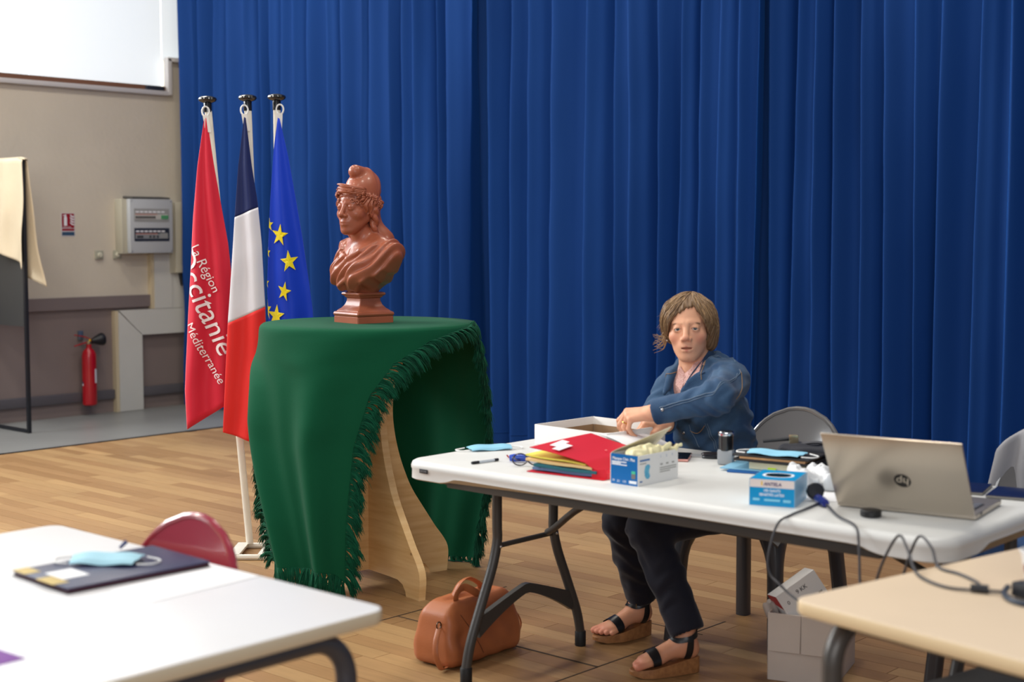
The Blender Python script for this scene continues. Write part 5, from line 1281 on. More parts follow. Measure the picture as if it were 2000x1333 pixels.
for k in (-1, 1):
    a = R_(38 + 5 * k); d = Vector((math.cos(a), math.sin(a), 0)); n_ = Vector((-d.y, d.x, 0)); o_ = Vector((-2.615, 3.800, TZ + .006 + .002 * k))
    mb = MB(); mb.prism([(-.0, -.004), (.0, .004), (-.10, .0)], -.001, .001, lambda x, y, z: tuple(o_ + d * x + n_ * y + Vector((0, 0, z)))); bl = mb.build('blade', M('zinc'), sc, smooth=False)
    mb = MB(); mb.tube([tuple(o_ + d * (.034 + .028 * math.cos(t)) + n_ * (k * .014 + .014 * math.sin(t))) for t in np.linspace(0, 2 * math.pi, 20)[:-1]], .0055, 8, closed=True); mb.build('handle', M('pen_black') if k < 0 else M('handle_dark', (40, 34, 38), .35), bl)
st_ = thing('self_inking_stamp', 'self inking stamp with black head on a clear grey base', 'stamp', (-2.480, 3.735, TZ), 20)
mb = MB(); mb.box((0, 0, .024), (.048, .038, .046), bev=.006); mb.build('stamp_base', M('stamp_grey', (176, 180, 184), .25, trans=.25), st_, world=False)
mb = MB(); mb.lathe([(0, .044), (.021, .044), (.022, .050), (.022, .088), (.0235, .092), (.0235, .099), (.020, .104), (0, .105)], (0, 0, 0), 28); mb.build('stamp_head', M('gloss_black'), st_, world=False)
mb = MB(); mb.lathe([(.0238, .090), (.0242, .092), (.0242, .100), (.0236, .1015)], (0, 0, 0), 28); mb.build('chrome_band', M('chrome', (210, 214, 220), .12, metal=1), st_, world=False)
# pile of stationery
slab_thing('paper_folder', 'dark blue card folder at the bottom of the stationery pile', 'folder', (-2.315, 3.745), (.235, .20, .006), 18, M('folder_blue', (20, 86, 152), .45))
slab_thing('paper_folder', 'light blue card sheet sticking out of the stationery pile', 'folder', (-2.335, 3.735), (.235, .17, .003), 14, M('folder_cyan', (120, 172, 200), .5), TZ + .0068)
pad = thing('notepad', 'thick cream edged notepad with a green page marker', 'notepad', (-2.280, 3.74, TZ + .0104), 8)
mb = MB(); mb.box((0, 0, .010), (.160, .135, .020), bev=.001); mb.build('page_block', M('page_cream', (206, 200, 170), .7, bump=.2, bs=600, stretch=(1, 1, 8)), pad, world=False)
mb = MB(); mb.box((0, 0, .0212), (.166, .14, .002), bev=.0008); mb.build('cover', M('pen_black'), pad, world=False)
mb = MB(); mb.sheet(lambda u, v: (-.018 + .026 * u, -.066 - .010 * v, .008 - .006 * v * v), 4, 5, .0008); mb.build('page_marker', M('marker_green', (188, 222, 20), .5), pad, world=False)
wal = thing('document_wallet', 'black zipped document wallet with a tan inner edge', 'wallet', (-2.290, 3.735, TZ + .033), 10)
mb = MB(); mb.box((0, 0, .004), (.235, .15, .008), bev=.003); mb.build('lower_cover', M('wallet_black', (30, 28, 30), .5, bump=.1, bs=200), wal, world=False)
mb = MB(); mb.box((.004, -.003, .011), (.205, .14, .007), bev=.001); mb.build('tan_pages', M('tan_pages', (176, 134, 92), .6, var=.2, vs=30), wal, world=False)
mb = MB(); mb.box((0, 0, .0175), (.240, .152, .006), bev=.003); mb.build('upper_cover', M('wallet_black'), wal, world=False)
face_mask('face_mask', 'pale blue face mask with white loops on the stationery pile', (-2.280, 3.705), TZ + .0545, 10, .175, .085, curl=.008)
def pouch_fn(P): 
    Q = P.copy(); return rbox(Q, (-2.235, 3.885, TZ + .034), (.105, .055, .018), .014, RM(0, 0, 12)) + .003 * np.sin(P[:, 0] * 60 + 2 * np.sin(P[:, 1] * 50))
v, f = sdf_mesh(pouch_fn, (-2.39, 3.79, TZ + .0005), (-2.08, 3.98, TZ + .085), .004)
pc = thing('pouch', 'black cloth pouch with a brass clasp behind the stationery pile', 'pouch', (-2.235, 3.865, TZ)); mesh_obj('pouch_body', v, f, M('pouch_black', (30, 32, 42), .7, bump=.1, bs=150), pc, angle=180)
mb = MB(); mb.box((-2.325, 3.872, TZ + .078), (.030, .006, .030), rotm(8, 0, 12), bev=.003); mb.build('clasp', M('clasp_gold', (216, 196, 160), .25, metal=.9), pc)
mb = MB(); mb.tube(smooth_path([(-2.30, 3.875, TZ + .066), (-2.25, 3.89, TZ + .074), (-2.19, 3.90, TZ + .070)], 4), .009, 8, flat=(.5, 1)); mb.build('strap', M('strap_grey', (66, 66, 72), .7), pc)
mb = MB(); mb.tube([(-2.430, 3.865, TZ + .062), (-2.355, 3.925, TZ + .072)], [.0052, .0058], 10); tag(mb.build('felt_pen', M('pen_black'), None), 'black felt pen lying on the black pouch', 'pen')
# glove carton
gb = thing('glove_box', 'bright blue carton of latex gloves at the table edge', 'box', (-2.035, 3.315, TZ), 19)
GX, GY, GZ = .059, .075, .070; m_cy = M('carton_cyan', (0, 146, 204), .35); m_cyl = M('carton_pale_blue', (150, 196, 226), .4)
for nm, c, sz, mt in (('front_panel', (0, -GY, GZ / 2), (2 * GX, .002, GZ), m_cy), ('back_panel', (0, GY, GZ / 2), (2 * GX, .002, GZ), m_cy), ('side_panel', (-GX, 0, GZ / 2), (.002, 2 * GY + .002, GZ), m_cyl), ('side_panel', (GX, 0, GZ / 2), (.002, 2 * GY + .002, GZ), m_cyl)):
    mb = MB(); mb.box(c, sz); mb.build(nm, mt, gb, world=False, smooth=False)
hole = [(.034 * math.cos(a), .030 * math.copysign(abs(math.sin(a)) ** .8, math.sin(a))) for a in np.linspace(0, 2 * math.pi, 41)[:-1]]; rim_ = [(max(-GX, min(GX, 3 * x)), max(-GY, min(GY, 4 * y))) for x, y in hole]
ins_ = [(x * 1.22, y * 1.22) for x, y in hole]
mb = MB(); n = len(hole); mb.cur = 0
mb.add([(x, y, GZ) for x, y in ins_] + [(x, y, GZ) for x, y in rim_], [(i, n + i, n + (i + 1) % n, (i + 1) % n) for i in range(n)]); mb.cur = 1
mb.add([(x, y, GZ) for x, y in hole] + [(x, y, GZ) for x, y in ins_], [(i, n + i, n + (i + 1) % n, (i + 1) % n) for i in range(n)]); mb.build('top_panel', [m_cy, m_wht], gb, world=False, smooth=False)
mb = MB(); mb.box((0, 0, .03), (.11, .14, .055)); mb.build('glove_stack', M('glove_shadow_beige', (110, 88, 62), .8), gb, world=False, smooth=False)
gF = lambda x, y: (x, -GY - .0016, y)
bars(gb, [(-GX + .0005, GX - .0005, .0485, .0695)], gF, M('band_cream', (230, 218, 214), .5), 'white_band', False)
gT = lambda x, y: (x, -GY - .0022, y)
lettering('ANTELA', .0125, lambda x, y: gT(x + .002 + .18 * (y), y + .0575), M('print_purple', (84, 70, 116), .5), gb, world=False, bold=.0004)
bars(gb, [(-.0285, -.0250, .0535, .0645)], gT, M('print_yellow', (236, 196, 60), .5), 'logo_mark', False)
lettering('100 GANTS', .0098, lambda x, y: gT(x * .92, y + .0405), m_wht, gb, world=False, bold=.0002); lettering('SENSITIFS LATEX', .0098, lambda x, y: gT(x * .9, y + .0295), m_wht, gb, world=False, bold=.0002)
bars(gb, [(-.050, -.032, .013, .020), (-.020, .022, .013, .019), (.030, .050, .012, .019)], gT, M('print_pale', (130, 204, 232), .5), 'small_print', False)
# crumpled white bag, hub, puck, laptop, diaries
def crumple(P):
    d = rbox(P, (-2.095, 3.60, TZ + .020), (.055, .085, .008), .010, RM(0, 0, 30)); n_ = .006 * np.sin(P[:, 0] * 120 + 3 * np.sin(P[:, 1] * 70)) + .005 * np.sin(P[:, 1] * 150 + 2 * np.sin(P[:, 0] * 90)) + .006 * np.sin((P[:, 0] + P[:, 1]) * 60); return d + n_
v, f = sdf_mesh(crumple, (-2.20, 3.48, TZ + .0005), (-1.99, 3.72, TZ + .07), .0035); tag(mesh_obj('plastic_bag', v, f, M('bag_white', (222, 224, 226), .3, spec=.5), None, angle=180), 'crumpled white plastic bag between glove carton and laptop', 'bag')
slab_thing('paper_sheet', 'white paper sheet under the corner of the laptop', 'paper', (-1.985, 3.45), (.10, .13, .001), 25, m_paper, TZ + .0004)
hub = thing('clip_microphone', 'black and blue clip microphone on the table beside the laptop', 'microphone', (-1.955, 3.375, TZ))
mb = MB(); mb.lathe([(0, -.008), (.020, -.008), (.024, -.004), (.024, .004), (.020, .008), (0, .009)], (-1.965, 3.385, TZ + .026), 10, rotm(62, 0, 35)); mb.build('round_head', M('pen_black'), hub, angle=20)
mb = MB(); mb.tube([(-1.945, 3.365, TZ + .012), (-1.920, 3.340, TZ + .012), (-1.895, 3.318, TZ + .012)], [.012, .0135, .010], 8); mb.build('blue_body', M('mic_blue', (36, 46, 130), .25, coat=.3), hub, angle=30)
lp = thing('laptop', 'open silver laptop with a round dark logo on its lid', 'laptop', (-1.707, 3.3825, TZ), 9)
m_sil = M('laptop_silver', (190, 180, 166), .30, metal=.75, spec=.5)
mb = MB(); mb.box((0, .125, .0095), (.355, .245, .014), bev=.003); bs_ = mb.build('base', m_sil, lp, world=False)
mb = MB(); mb.box((0, .090, .0172), (.32, .115, .001)); kb_ = mb.build('keyboard_well', M('key_dark', (44, 46, 54), .5), bs_, world=False)
k0 = None
for r in range(5):
    for c in range(13):
        if k0 is None:
            mb = MB(); mb.box((0, 0, .0012), (.0205, .0185, .002), bev=.0005, seg=1); k0 = mb.build('key', M('key_silver', (96, 98, 106), .45), bs_, world=False); kk = k0
        else: kk = k0.copy(); COL.objects.link(kk); kk.parent = bs_
        kk.location = (-.148 + c * .0246, .043 + r * .0228, .0176)
mb = MB(); mb.box((0, .205, .0170), (.11, .066, .0006)); mb.build('touchpad', M('touchpad_silver', (176, 170, 160), .3, metal=.6), bs_, world=False)
mb = MB(); mb.box((.1778, .055, .010), (.001, .018, .006)); mb.build('port', M('pen_black'), bs_, world=False)
LA = rotm(33, 0, 0)                                # lid leans towards the camera
lid_pt = lambda x, y, z: tuple(LA @ Vector((x, y, z)) + Vector((0, .0, .012)))
mb = MB(); mb.box(tuple(LA @ Vector((0, 0, .118)) + Vector((0, 0, .012))), (.355, .006, .232), LA, bev=.0025); lid = mb.build('lid', m_sil, lp, world=False)
mb = MB(); mb.box(tuple(LA @ Vector((0, .0035, .120)) + Vector((0, 0, .012))), (.335, .001, .205), LA); mb.build('screen', M('screen_black'), lid, world=False)
mb = MB(); q = [lid_pt(.0215 * math.cos(a) + .012, -.0034, .1 + .0215 * math.sin(a)) for a in np.linspace(0, 2 * math.pi, 33)[:-1]]; mb.add(q, [tuple(range(32))]); mb.build('logo_disc', M('logo_dark', (48, 46, 44), .3, metal=.4), lid, world=False, smooth=False)
lettering('hp', .034, lambda x, y: lid_pt(.012 - (x + .18 * y), -.0040, .0995 - y), M('logo_bright', (206, 196, 180), .25, metal=.6), lid, world=False, bold=.0003)
mb = MB(); mb.lathe([(0, 0), (.024, 0), (.0265, .003), (.0265, .015), (.024, .018), (0, .019)], (-1.752, 3.292, TZ + .0005), 28); tag(mb.build('webcam_puck', M('puck_black', (24, 24, 26), .45), None, angle=30), 'small round black device in front of the laptop lid', 'device')
for k, (x, y, rz, lb) in enumerate(((-1.735, 3.815, 14, 'navy covered diary lying flat between laptop and tablet'), (-1.615, 3.815, 12, 'navy covered tablet lying beside the navy diary'))):
    r_ = thing('diary' if k == 0 else 'tablet', lb, 'diary' if k == 0 else 'tablet', (x, y, TZ), rz); mb = MB(); mb.box((0, 0, .005), (.10, .15, .009), bev=.002); mb.build('cover', M('navy_cover', (18, 28, 64), .3), r_, world=False); mb = MB(); mb.box((.002, -.002, .0045), (.099, .151, .005)); mb.build('edge', M('edge_grey', (120, 116, 110), .5), r_, world=False)
# cables
def cable(name, label, pts, r=.0032, mat=None, cat='cable'):
    mb = MB(); mb.tube(smooth_path(pts, 8), r, 8); return tag(mb.build(name, mat or M('cable_grey', (62, 62, 66), .5), None), label, cat)
cable('cable', 'grey microphone cable running off the table edge to the cream desk', [(-1.888, 3.312, TZ + .010), (-1.80, 3.215, TZ + .006), (-1.715, 3.145, TZ + .004), (-1.690, 3.118, TZ - .03), (-1.675, 3.10, .62), (-1.655, 3.075, .56), (-1.62, 3.05, .60), (-1.57, 3.01, .70), (-1.515, 2.975, .775), (-1.46, 2.91, .765), (-1.385, 2.80, .7455), (-1.33, 2.745, .7445), (-1.27, 2.72, .7445), (-1.215, 2.735, .746), (-1.17, 2.76, .7455)])
cable('cable', 'short grey cable loop ending at the black clip on the cream desk', [(-1.60, 3.12, .56), (-1.55, 3.07, .66), (-1.495, 3.03, .765), (-1.44, 2.985, .758), (-1.37, 2.875, .7445), (-1.31, 2.845, .7445), (-1.25, 2.80, .7445), (-1.222, 2.748, .746)])
mb = MB(); mb.tube([(-1.232, 2.730, .749), (-1.200, 2.742, .749)], [.008, .009], 10); tag(mb.build('cable_clip', M('pen_black'), None), 'black clip tying the cables together on the cream desk', 'clip')
cable('cable', 'thin grey cable dropping over the table edge past the glove carton', [(-1.93, 3.345, TZ + .004), (-1.915, 3.25, TZ + .004), (-1.905, 3.165, TZ + .003), (-1.915, 3.122, TZ - .012), (-1.922, 3.10, .68), (-1.925, 3.09, .63), (-1.915, 3.09, .60), (-1.89, 3.085, .585), (-1.855, 3.08, .565), (-1.80, 3.06, .55), (-1.74, 3.03, .55)], .003)
# ---- on the cream desk: cup and plug
cp = thing('paper_cup', 'white rimmed paper cup with a dark printed pattern', 'cup', (-1.142, 2.858, .7405))
prof = [(.027, 0), (.0275, .001), (.041, .080)]
mb = MB(); mb.lathe([(0, .003), (.0262, .003), (.0268, 0), (.0282, 0), (.0385, .062), (.0405, .074), (.0395, .074), (.0375, .062), (.0272, .005), (0, .005)], tuple(cp.location), 36); mb.build('cup_body', M('cup_white', (226, 224, 222), .45), cp)
mb = MB(); mb.tube([(cp.location.x + .0408 * math.cos(a), cp.location.y + .0408 * math.sin(a), .7405 + .074) for a in np.linspace(0, 2 * math.pi, 37)[:-1]], .0022, 8, closed=True); mb.build('rolled_rim', M('cup_white'), cp)
m_cp = M('cup_print_dark', (36, 34, 36), .5); m_cp2 = M('cup_print_red', (150, 60, 44), .5)
for k in range(14):
    a = 2 * math.pi * k / 14; mt = m_cp if k % 3 else m_cp2; w_ = .16 if k % 2 else .10; z0, z1 = (.026, .050) if k % 2 else (.018, .044)
    def pf(u, v):
        z = z0 + (z1 - z0) * v; r = .0282 + (.0385 - .0282) * z / .062 + .0006; t = a + (u - .5) * 2 * w_ * (1 - .5 * abs(2 * v - 1)); return (cp.location.x + r * math.cos(t), cp.location.y + r * math.sin(t), .7405 + z)
    mb = MB(); mb.grid(pf, 6, 5); mb.build('printed_motif', mt, cp)
cable('power_adapter_lead', 'stiff dark plug lead curling beside the paper cup', [(-1.175, 2.775, .752), (-1.165, 2.735, .748), (-1.135, 2.700, .7465), (-1.09, 2.69, .7465), (-1.03, 2.70, .7465)], .006, M('lead_navy', (40, 50, 66), .45), 'cable')
mb = MB(); mb.box((-1.115, 2.755, .757), (.075, .045, .030), rotm(0, 0, -20), bev=.006); tag(mb.build('power_adapter', M('pen_black'), None), 'black power adapter block below the paper cup', 'adapter')
# ---- on the white desk
DZ = .7402
nf = thing('signature_folder', 'navy signature folder with gilt corners on the white desk', 'folder', (-2.655, 1.690, DZ), -2)
m_nv = M('folder_navy', (34, 40, 78), .35, spec=.5, bump=.03)
mb = MB(); mb.box((0, 0, .0015), (.225, .335, .003), bev=.001); mb.build('lower_cover', M('folder_plum', (50, 22, 34), .4), nf, world=False)
mb = MB(); mb.box((0, .001, .006), (.219, .330, .006)); mb.build('blotter_pages', M('blotter_plum', (70, 30, 44), .6), nf, world=False)
mb = MB(); mb.box((0, 0, .0105), (.225, .335, .003), bev=.001); uc = mb.build('upper_cover', m_nv, nf, world=False)
for x, y in ((-.085, -.150), (.030, -.155)):
    mb = MB(); mb.box((x, y, .0122), (.055 if x < 0 else .07, .035, .001)); mb.build('gilt_corner', M('gilt', (196, 170, 96), .35, metal=.5), uc, world=False)
mb = MB(); mb.box((.000, -.105, .0122), (.075, .06, .0008)); mb.build('white_label', m_paper, uc, world=False)
face_mask('face_mask', 'pale blue face mask lying on the navy signature folder', (-2.690, 1.700), DZ + .0127, 38, .15, .085, M('mask_pale', (160, 204, 220), .75), curl=.016)
mb = MB(); mb.tube([(-2.775, 1.785, DZ + .0155), (-2.770, 1.800, DZ + .030)], [.0035, .005], 8); tag(mb.build('pen_tip', M('pen_blue', (50, 60, 110), .4), None), 'short dark blue pen stub standing behind the mask', 'pen')
slab_thing('paper_sheet', 'white paper sheet beside the navy signature folder', 'paper', (-2.45, 1.73), (.14, .27, .0008), 3, m_paper, DZ + .0002)
slab_thing('paper_sheet', 'purple paper sheet on the white desk', 'paper', (-2.315, 1.16), (.21, .148, .0008), 3, M('paper_purple', (120, 56, 150), .6), DZ + .0002)
# ================================================================== under the table
def bag_fn(P):
    Q = (P - A3(-3.405, 3.555, 0)) @ RM(0, 0, 3)
    z = Q[:, 2]; q = Q.copy(); k = np.clip((z - .06) / .17, 0, 1); sx = 1 - .42 * k ** 1.3; sy = 1 - .22 * k ** 2; q[:, 0] = Q[:, 0] / sx; q[:, 1] = Q[:, 1] / sy
    d = rbox(q, (0, 0, .108), (.060, .156, .070), .036) * .62
    f_ = .0025 * np.sin(Q[:, 1] * 30 + 2 * np.sin(z * 30)) * k + .010 * np.exp(-((Q[:, 1] + .12) / .03) ** 2 - ((z - .10) / .03) ** 2)
    d = d + f_ + .0008 * np.sin(Q[:, 1] * 70 + Q[:, 2] * 60)
    d = smax(d, -ell(Q, (0, 0, .238), (.022, .125, .040)), .012)
    return d
v, f = sdf_mesh(bag_fn, A3(-3.56, 3.33, .0006), A3(-3.25, 3.78, .26), .005)
bag = thing('handbag', 'tan leather handbag standing on the floor behind the table leg', 'handbag', (-3.405, 3.555, 0))
m_lth = M('tan_leather', (166, 98, 60), .42, spec=.4, var=.08, vs=10, bump=.06, bs=180)
mesh_obj('bag_body', v, f, m_lth, bag, angle=180)
for k, (x, pts) in enumerate(((-3.37, [(3.46, .205), (3.455, .238), (3.50, .252), (3.545, .228), (3.575, .208)]), (-3.43, [(3.50, .205), (3.53, .252), (3.585, .258), (3.63, .232), (3.65, .205)]))):
    mb = MB(); mb.tube(smooth_path([(x + .01 * (i % 2), y, z) for i, (y, z) in enumerate(pts)], 6), .013, 8, flat=(.3, 1)); mb.build('handle', m_lth, bag)
mb = MB(); mb.tube([(-3.36 + .004, 3.375 + .010 * math.cos(a) - .01, .150 + .012 * math.sin(a)) for a in np.linspace(0, 2 * math.pi, 17)[:-1]], .0022, 6, closed=True); mb.build('metal_ring', M('gun_metal', (70, 62, 54), .3, metal=1), bag)
mb = MB(); mb.tube(smooth_path([(-3.352, 3.362, .142), (-3.340, 3.335, .105), (-3.330, 3.325, .06), (-3.325, 3.345, .015), (-3.335, 3.385, .010)], 6), .010, 8, flat=(.3, 1)); mb.build('shoulder_strap', m_lth, bag)
mb = MB(); mb.tube(smooth_path([(-3.40, 3.715, .115), (-3.39, 3.765, .125), (-3.375, 3.795, .07), (-3.38, 3.77, .018), (-3.39, 3.735, .012)], 6), .007, 8, flat=(.35, 1)); mb.build('strap_loop', m_lth, bag)
mb = MB(); mb.tube(smooth_path([(-3.385, 3.715, .075), (-3.37, 3.748, .07), (-3.365, 3.755, .035), (-3.375, 3.73, .012)], 6), .008, 8, flat=(.35, 1)); mb.build('strap_loop', m_lth, bag)
mb = MB(); pth = [(-3.40 + .6, y, 0) for y in (0,)]
sm_pts = project(bag_fn, [(-3.30, 3.44 + .006 * i, .19 - .0105 * i) for i in range(16)], 5, .0008); mb.tube([tuple(p) for p in sm_pts], .0012, 5); mb.build('seam', M('leather_dark', (104, 56, 34), .5), bag)
# cardboard box with a package inside
cbx = thing('cardboard_box', 'white cardboard box with folded flaps under the table', 'box', (-2.432, 4.185, 0), 17)
W2, D2, H2 = .108, .150, .222; m_cb = M('grey_white_card', (204, 192, 182), .75, var=.03, bump=.03)
for nm, c, sz in (('front_panel', (0, -D2, H2 / 2), (2 * W2, .005, H2)), ('back_panel', (0, D2, H2 / 2), (2 * W2, .005, H2)), ('side_panel', (-W2, 0, H2 / 2), (.005, 2 * D2, H2)), ('side_panel', (W2, 0, H2 / 2), (.005, 2 * D2, H2)), ('bottom_panel', (0, 0, .004), (2 * W2 - .006, 2 * D2 - .006, .005))):
    mb = MB(); mb.box(c, sz, bev=.0012, seg=1); mb.build(nm, m_cb, cbx, world=False)
for sx in (-1, 1):
    mb = MB(); mb.box((sx * W2 / 2, -D2 - .0065, H2 - .062), (W2 - .003, .004, .124), rotm(-2.0, 0, 0), bev=.001, seg=1); mb.build('folded_flap', m_cb, cbx, world=False)
pk = thing('printed_carton', 'white and red printed carton tipped into the cardboard box', 'box', (-2.445, 4.135, .012), 56)
PR_ = rotm(-10, -32, 0); pc_ = Vector((.005, -.035, .215))
pv = lambda x, y, z: tuple(PR_ @ Vector((x, y, z)) + pc_)
mb = MB(); mb.box(tuple(pc_), (.155, .085, .205), PR_, bev=.001); mb.build('carton_body', M('carton_white', (224, 222, 220), .5), pk, world=False)
fP = lambda x, y: pv(x, -.0432, y)
def loc_bars(rects, mat, nm): bars(pk, rects, fP, mat, nm, False)
loc_bars([(-.030 + .0042 * k, -.0278 + .0042 * k + .0012 * (k % 3), .000, .034) for k in range(11)], M('print_black', (40, 38, 40), .5), 'barcode')
loc_bars([(.028, .045, .020, .030), (.050, .064, .030, .036), (.050, .066, .022, .025), (.030, .048, .006, .009), (.030, .044, .000, .003)], m_gry, 'small_print')
lettering('9 KK', .020, lambda x, y: fP(.008 + x, .075 - y * -1), M('print_black'), pk, world=False); lettering('S-00', .020, lambda x, y: fP(-.005 + x, -.030 + y), M('print_black'), pk, world=False); lettering('0', .018, lambda x, y: fP(-.052 + x, .062 + y), M('print_black'), pk, world=False)
mb = MB(); sP = lambda x, y: pv(-.0782, x, y); mb.add([sP(-.042, .102), sP(.042, .102), sP(.042, .070), sP(-.042, .052)], [(0, 1, 2, 3)]); mb.build('red_print', M('print_red', (176, 24, 30), .45), pk, world=False, smooth=False)
# plastic film spilling over the box edge
v, f = sdf_mesh(lambda P: rbox((P - A3(-2.520, 4.085, .215)) @ RM(0, -20, 17), (0, 0, 0), (.012, .030, .016), .008) + .004 * np.sin(P[:, 0] * 130 + P[:, 2] * 90) + .003 * np.sin(P[:, 1] * 170), A3(-2.585, 3.99, .16), A3(-2.44, 4.14, .29), .0035)
tag(mesh_obj('packing_film', v, f, M('film_clear', (190, 180, 174), .3, alpha=.75), None, angle=180), 'crumpled translucent packing film in the cardboard box', 'film')
# chair with a grey jacket, denim on its seat
chair('plastic_chair', 'grey plastic chair under the grey jacket by the curtain', (-1.80, 4.42, 0), 0, m_chg, m_chleg)
gj = thing('grey_jacket', 'light grey jacket hung over a chair back by the curtain', 'jacket', (-1.80, 4.63, .42))
def jk_f(u, v):
    a = (u - .5) * 2; t = v * 2 - 1; w_ = .235 * (1 - .12 * max(0, .5 - abs(t)) / .5); x = a * w_
    zt = .832 - .10 * abs(a) ** 2.6; hang = .30 if t < 0 else .38; z = zt - hang * max(0, abs(t) - .12) / .88 - .004 * abs(t)
    y = .255 - .15 * (x * 4) ** 2 * .14 + (-.028 if t < 0 else .030) * min(1, abs(t) / .15) + .012 * math.sin(9 * a + 3 * z) * min(1, abs(t) * 2) + .008 * math.sin(17 * a - 8 * z)
    return (-1.80 + x, 4.42 + y, z)
m_gj = M('jacket_grey', (150, 150, 154), .85, spec=.2, var=.04, bump=.1, bs=300); mb = MB(); mb.sheet(jk_f, 40, 60, .006); mb.build('jacket_body', m_gj, gj, angle=180)
mb = MB(); mb.sheet(lambda u, v: (-1.80 - .10 + .16 * u + .03 * v, 4.42 + .185 - .01 * math.sin(6 * u) - .008 * v, .745 - .10 * v - .035 * u), 10, 10, .008); mb.build('lapel', m_gj, gj, angle=60)
dn = thing('denim_garment', 'dark blue denim garment lying over a chair seat beyond the table', 'garment', (-1.79, 4.30, .46))
def dn_f(u, v): 
    x = -1.99 + .40 * u; t = v; y = 4.46 - .27 * min(1, t / .5); z = .475 + .03 * math.sin(3.1 * u) + .055 * math.exp(-((t - .35) / .2) ** 2) - .34 * max(0, t - .5) + .010 * math.sin(22 * u + 4 * t); return (x + .01 * math.sin(12 * t), y - .02 * max(0, t - .5) + .012 * math.sin(26 * u), z)
mb = MB(); mb.sheet(dn_f, 40, 40, .012); mb.build('denim_fold', M('denim_dark', (34, 62, 108), .85, col2=(52, 86, 134), vs=14, bump=.2, bs=400), dn, angle=180)
# padded stool between the tables
sl = thing('stool', 'black padded stool with grey steel legs under the cream desk', 'stool', (-1.235, 3.045, 0), -11)
mb = MB(); mb.box((0, 0, .44), (.36, .34, .05), bev=.018, seg=3); mb.build('seat_pad', M('seat_black', (16, 16, 18), .6), sl, world=False)
for sx in (-1, 1):
    for sy in (-1, 1): mb = MB(); mb.tube([(sx * .165, sy * .15, .425), (sx * .20, sy * .18, .0)], .0125, 12); mb.build('leg', M('steel_grey', (130, 130, 132), .3, metal=.8), sl, world=False)
# ================================================================== along the left wall
# display panel half covered by a beige cloth
pn_ = thing('display_panel', 'dark grey display panel in a thin black frame near the wall', 'display board', (-9.80, 5.40, 0))
m_blk = M('frame_black', (26, 28, 34), .45); m_dk = M('panel_charcoal', (58, 58, 58), .6, bump=.03)
mb = MB(); mb.box((-9.805, 5.40, 1.33), (.57, .014, 1.13)); mb.build('board', m_dk, pn_, smooth=False)
for x in (-9.520, -10.09): mb = MB(); mb.box((x, 5.40, .975), (.026, .026, 1.95), bev=.002); mb.build('post', m_blk, pn_)
mb = MB(); mb.box((-9.805, 5.40, .013), (.57, .026, .024), bev=.002); mb.build('bottom_bar', m_blk, pn_)
mb = MB(); mb.box((-9.805, 5.40, 1.935), (.57, .026, .024), bev=.002); mb.build('top_bar', m_blk, pn_)
dc = thing('drape_cloth', 'beige cloth thrown over the top corner of the display panel', 'cloth', (-9.75, 5.40, 1.05))
def dcf(side):
    def f(u, v):
        # u along the panel from far left to the right tail, v from the ridge downwards
        x = -10.13 + .62 * u; L_ = (.48 + .29 * u) if side < 0 else (.50 + .40 * u)
        z = 1.962 - .03 * max(0, u - .9) * 10 * .4 - L_ * v; k = max(0, u - .80) / .20
        x += .020 * k + .075 * k * v + .018 * math.sin(9 * v + 5 * u) * v; bulge = (.012 + .045 * v) * (1 + .5 * math.sin(11 * u + 2 * v)) + .015 * math.sin(20 * u) * v
        return (x, 5.40 + side * (.015 + bulge * (1 if v > .02 else .3)), z)
    return f
m_bc = M('cloth_beige', (214, 198, 170), .85, spec=.2, var=.03, bump=.08, bs=120)
mb = MB(); mb.sheet(dcf(-1), 50, 40, .004); mb.build('front_fall', m_bc, dc, angle=180); mb = MB(); mb.sheet(dcf(1), 50, 40, .004); mb.build('rear_fall', m_bc, dc, angle=180)
mb = MB(); mb.sheet(lambda u, v: (-10.13 + .665 * u, 5.40 - .018 + .036 * v, 1.962 + .006 * math.sin(math.pi * v) - .012 * max(0, u - .9) * 10), 30, 6, .004); mb.build('ridge_fold', m_bc, dc, angle=180)
# fire extinguisher
ex = thing('fire_extinguisher', 'slim red fire extinguisher with a black horn hung on the wall', 'fire extinguisher', (WX + .085, 6.235, .085))
m_red = M('extinguisher_red', (170, 14, 26), .25, coat=.4); ec = (WX + .085, 6.235, .085)
mb = MB(); mb.lathe([(0, 0), (.048, 0), (.054, .006), (.056, .015), (.056, .385), (.052, .410), (.042, .430), (.026, .444), (.021, .450), (.021, .478), (0, .478)], ec, 36); mb.build('cylinder', m_red, ex, angle=35)
mb = MB(); mb.lathe([(0, .478), (.016, .478), (.018, .482), (.018, .505), (.012, .510), (0, .512)], ec, 20); mb.build('valve', M('brass_grey', (170, 160, 130), .3, metal=.9), ex)
for nm, a, b in (('carry_handle', (0, .04, .505), (.0, -.12, .555)), ('squeeze_lever', (0, .02, .500), (0, -.125, .470))):
    mb = MB(); mb.tube(smooth_path([(ec[0] + a[0], ec[1] + a[1], ec[2] + a[2]), (ec[0], ec[1] - .03, ec[2] + (a[2] + b[2]) / 2 + .006), (ec[0] + b[0], ec[1] + b[1], ec[2] + b[2])], 5), .010, 8, flat=(.45, 1)); mb.build(nm, m_red, ex)
mb = MB(); mb.lathe([(0, 0), (.018, 0), (.022, .02), (.044, .075), (.050, .10), (.048, .108), (.0, .110)], (ec[0], ec[1] + .02, ec[2] + .500), 28, rotm(-83, 0, 0)); mb.build('discharge_horn', M('horn_black', (18, 18, 24), .4), ex, angle=35)
mb = MB(); mb.ball((ec[0] + .012, ec[1] + .004, ec[2] + .508), .009); mb.build('safety_seal', M('seal_yellow', (232, 190, 20), .4), ex)
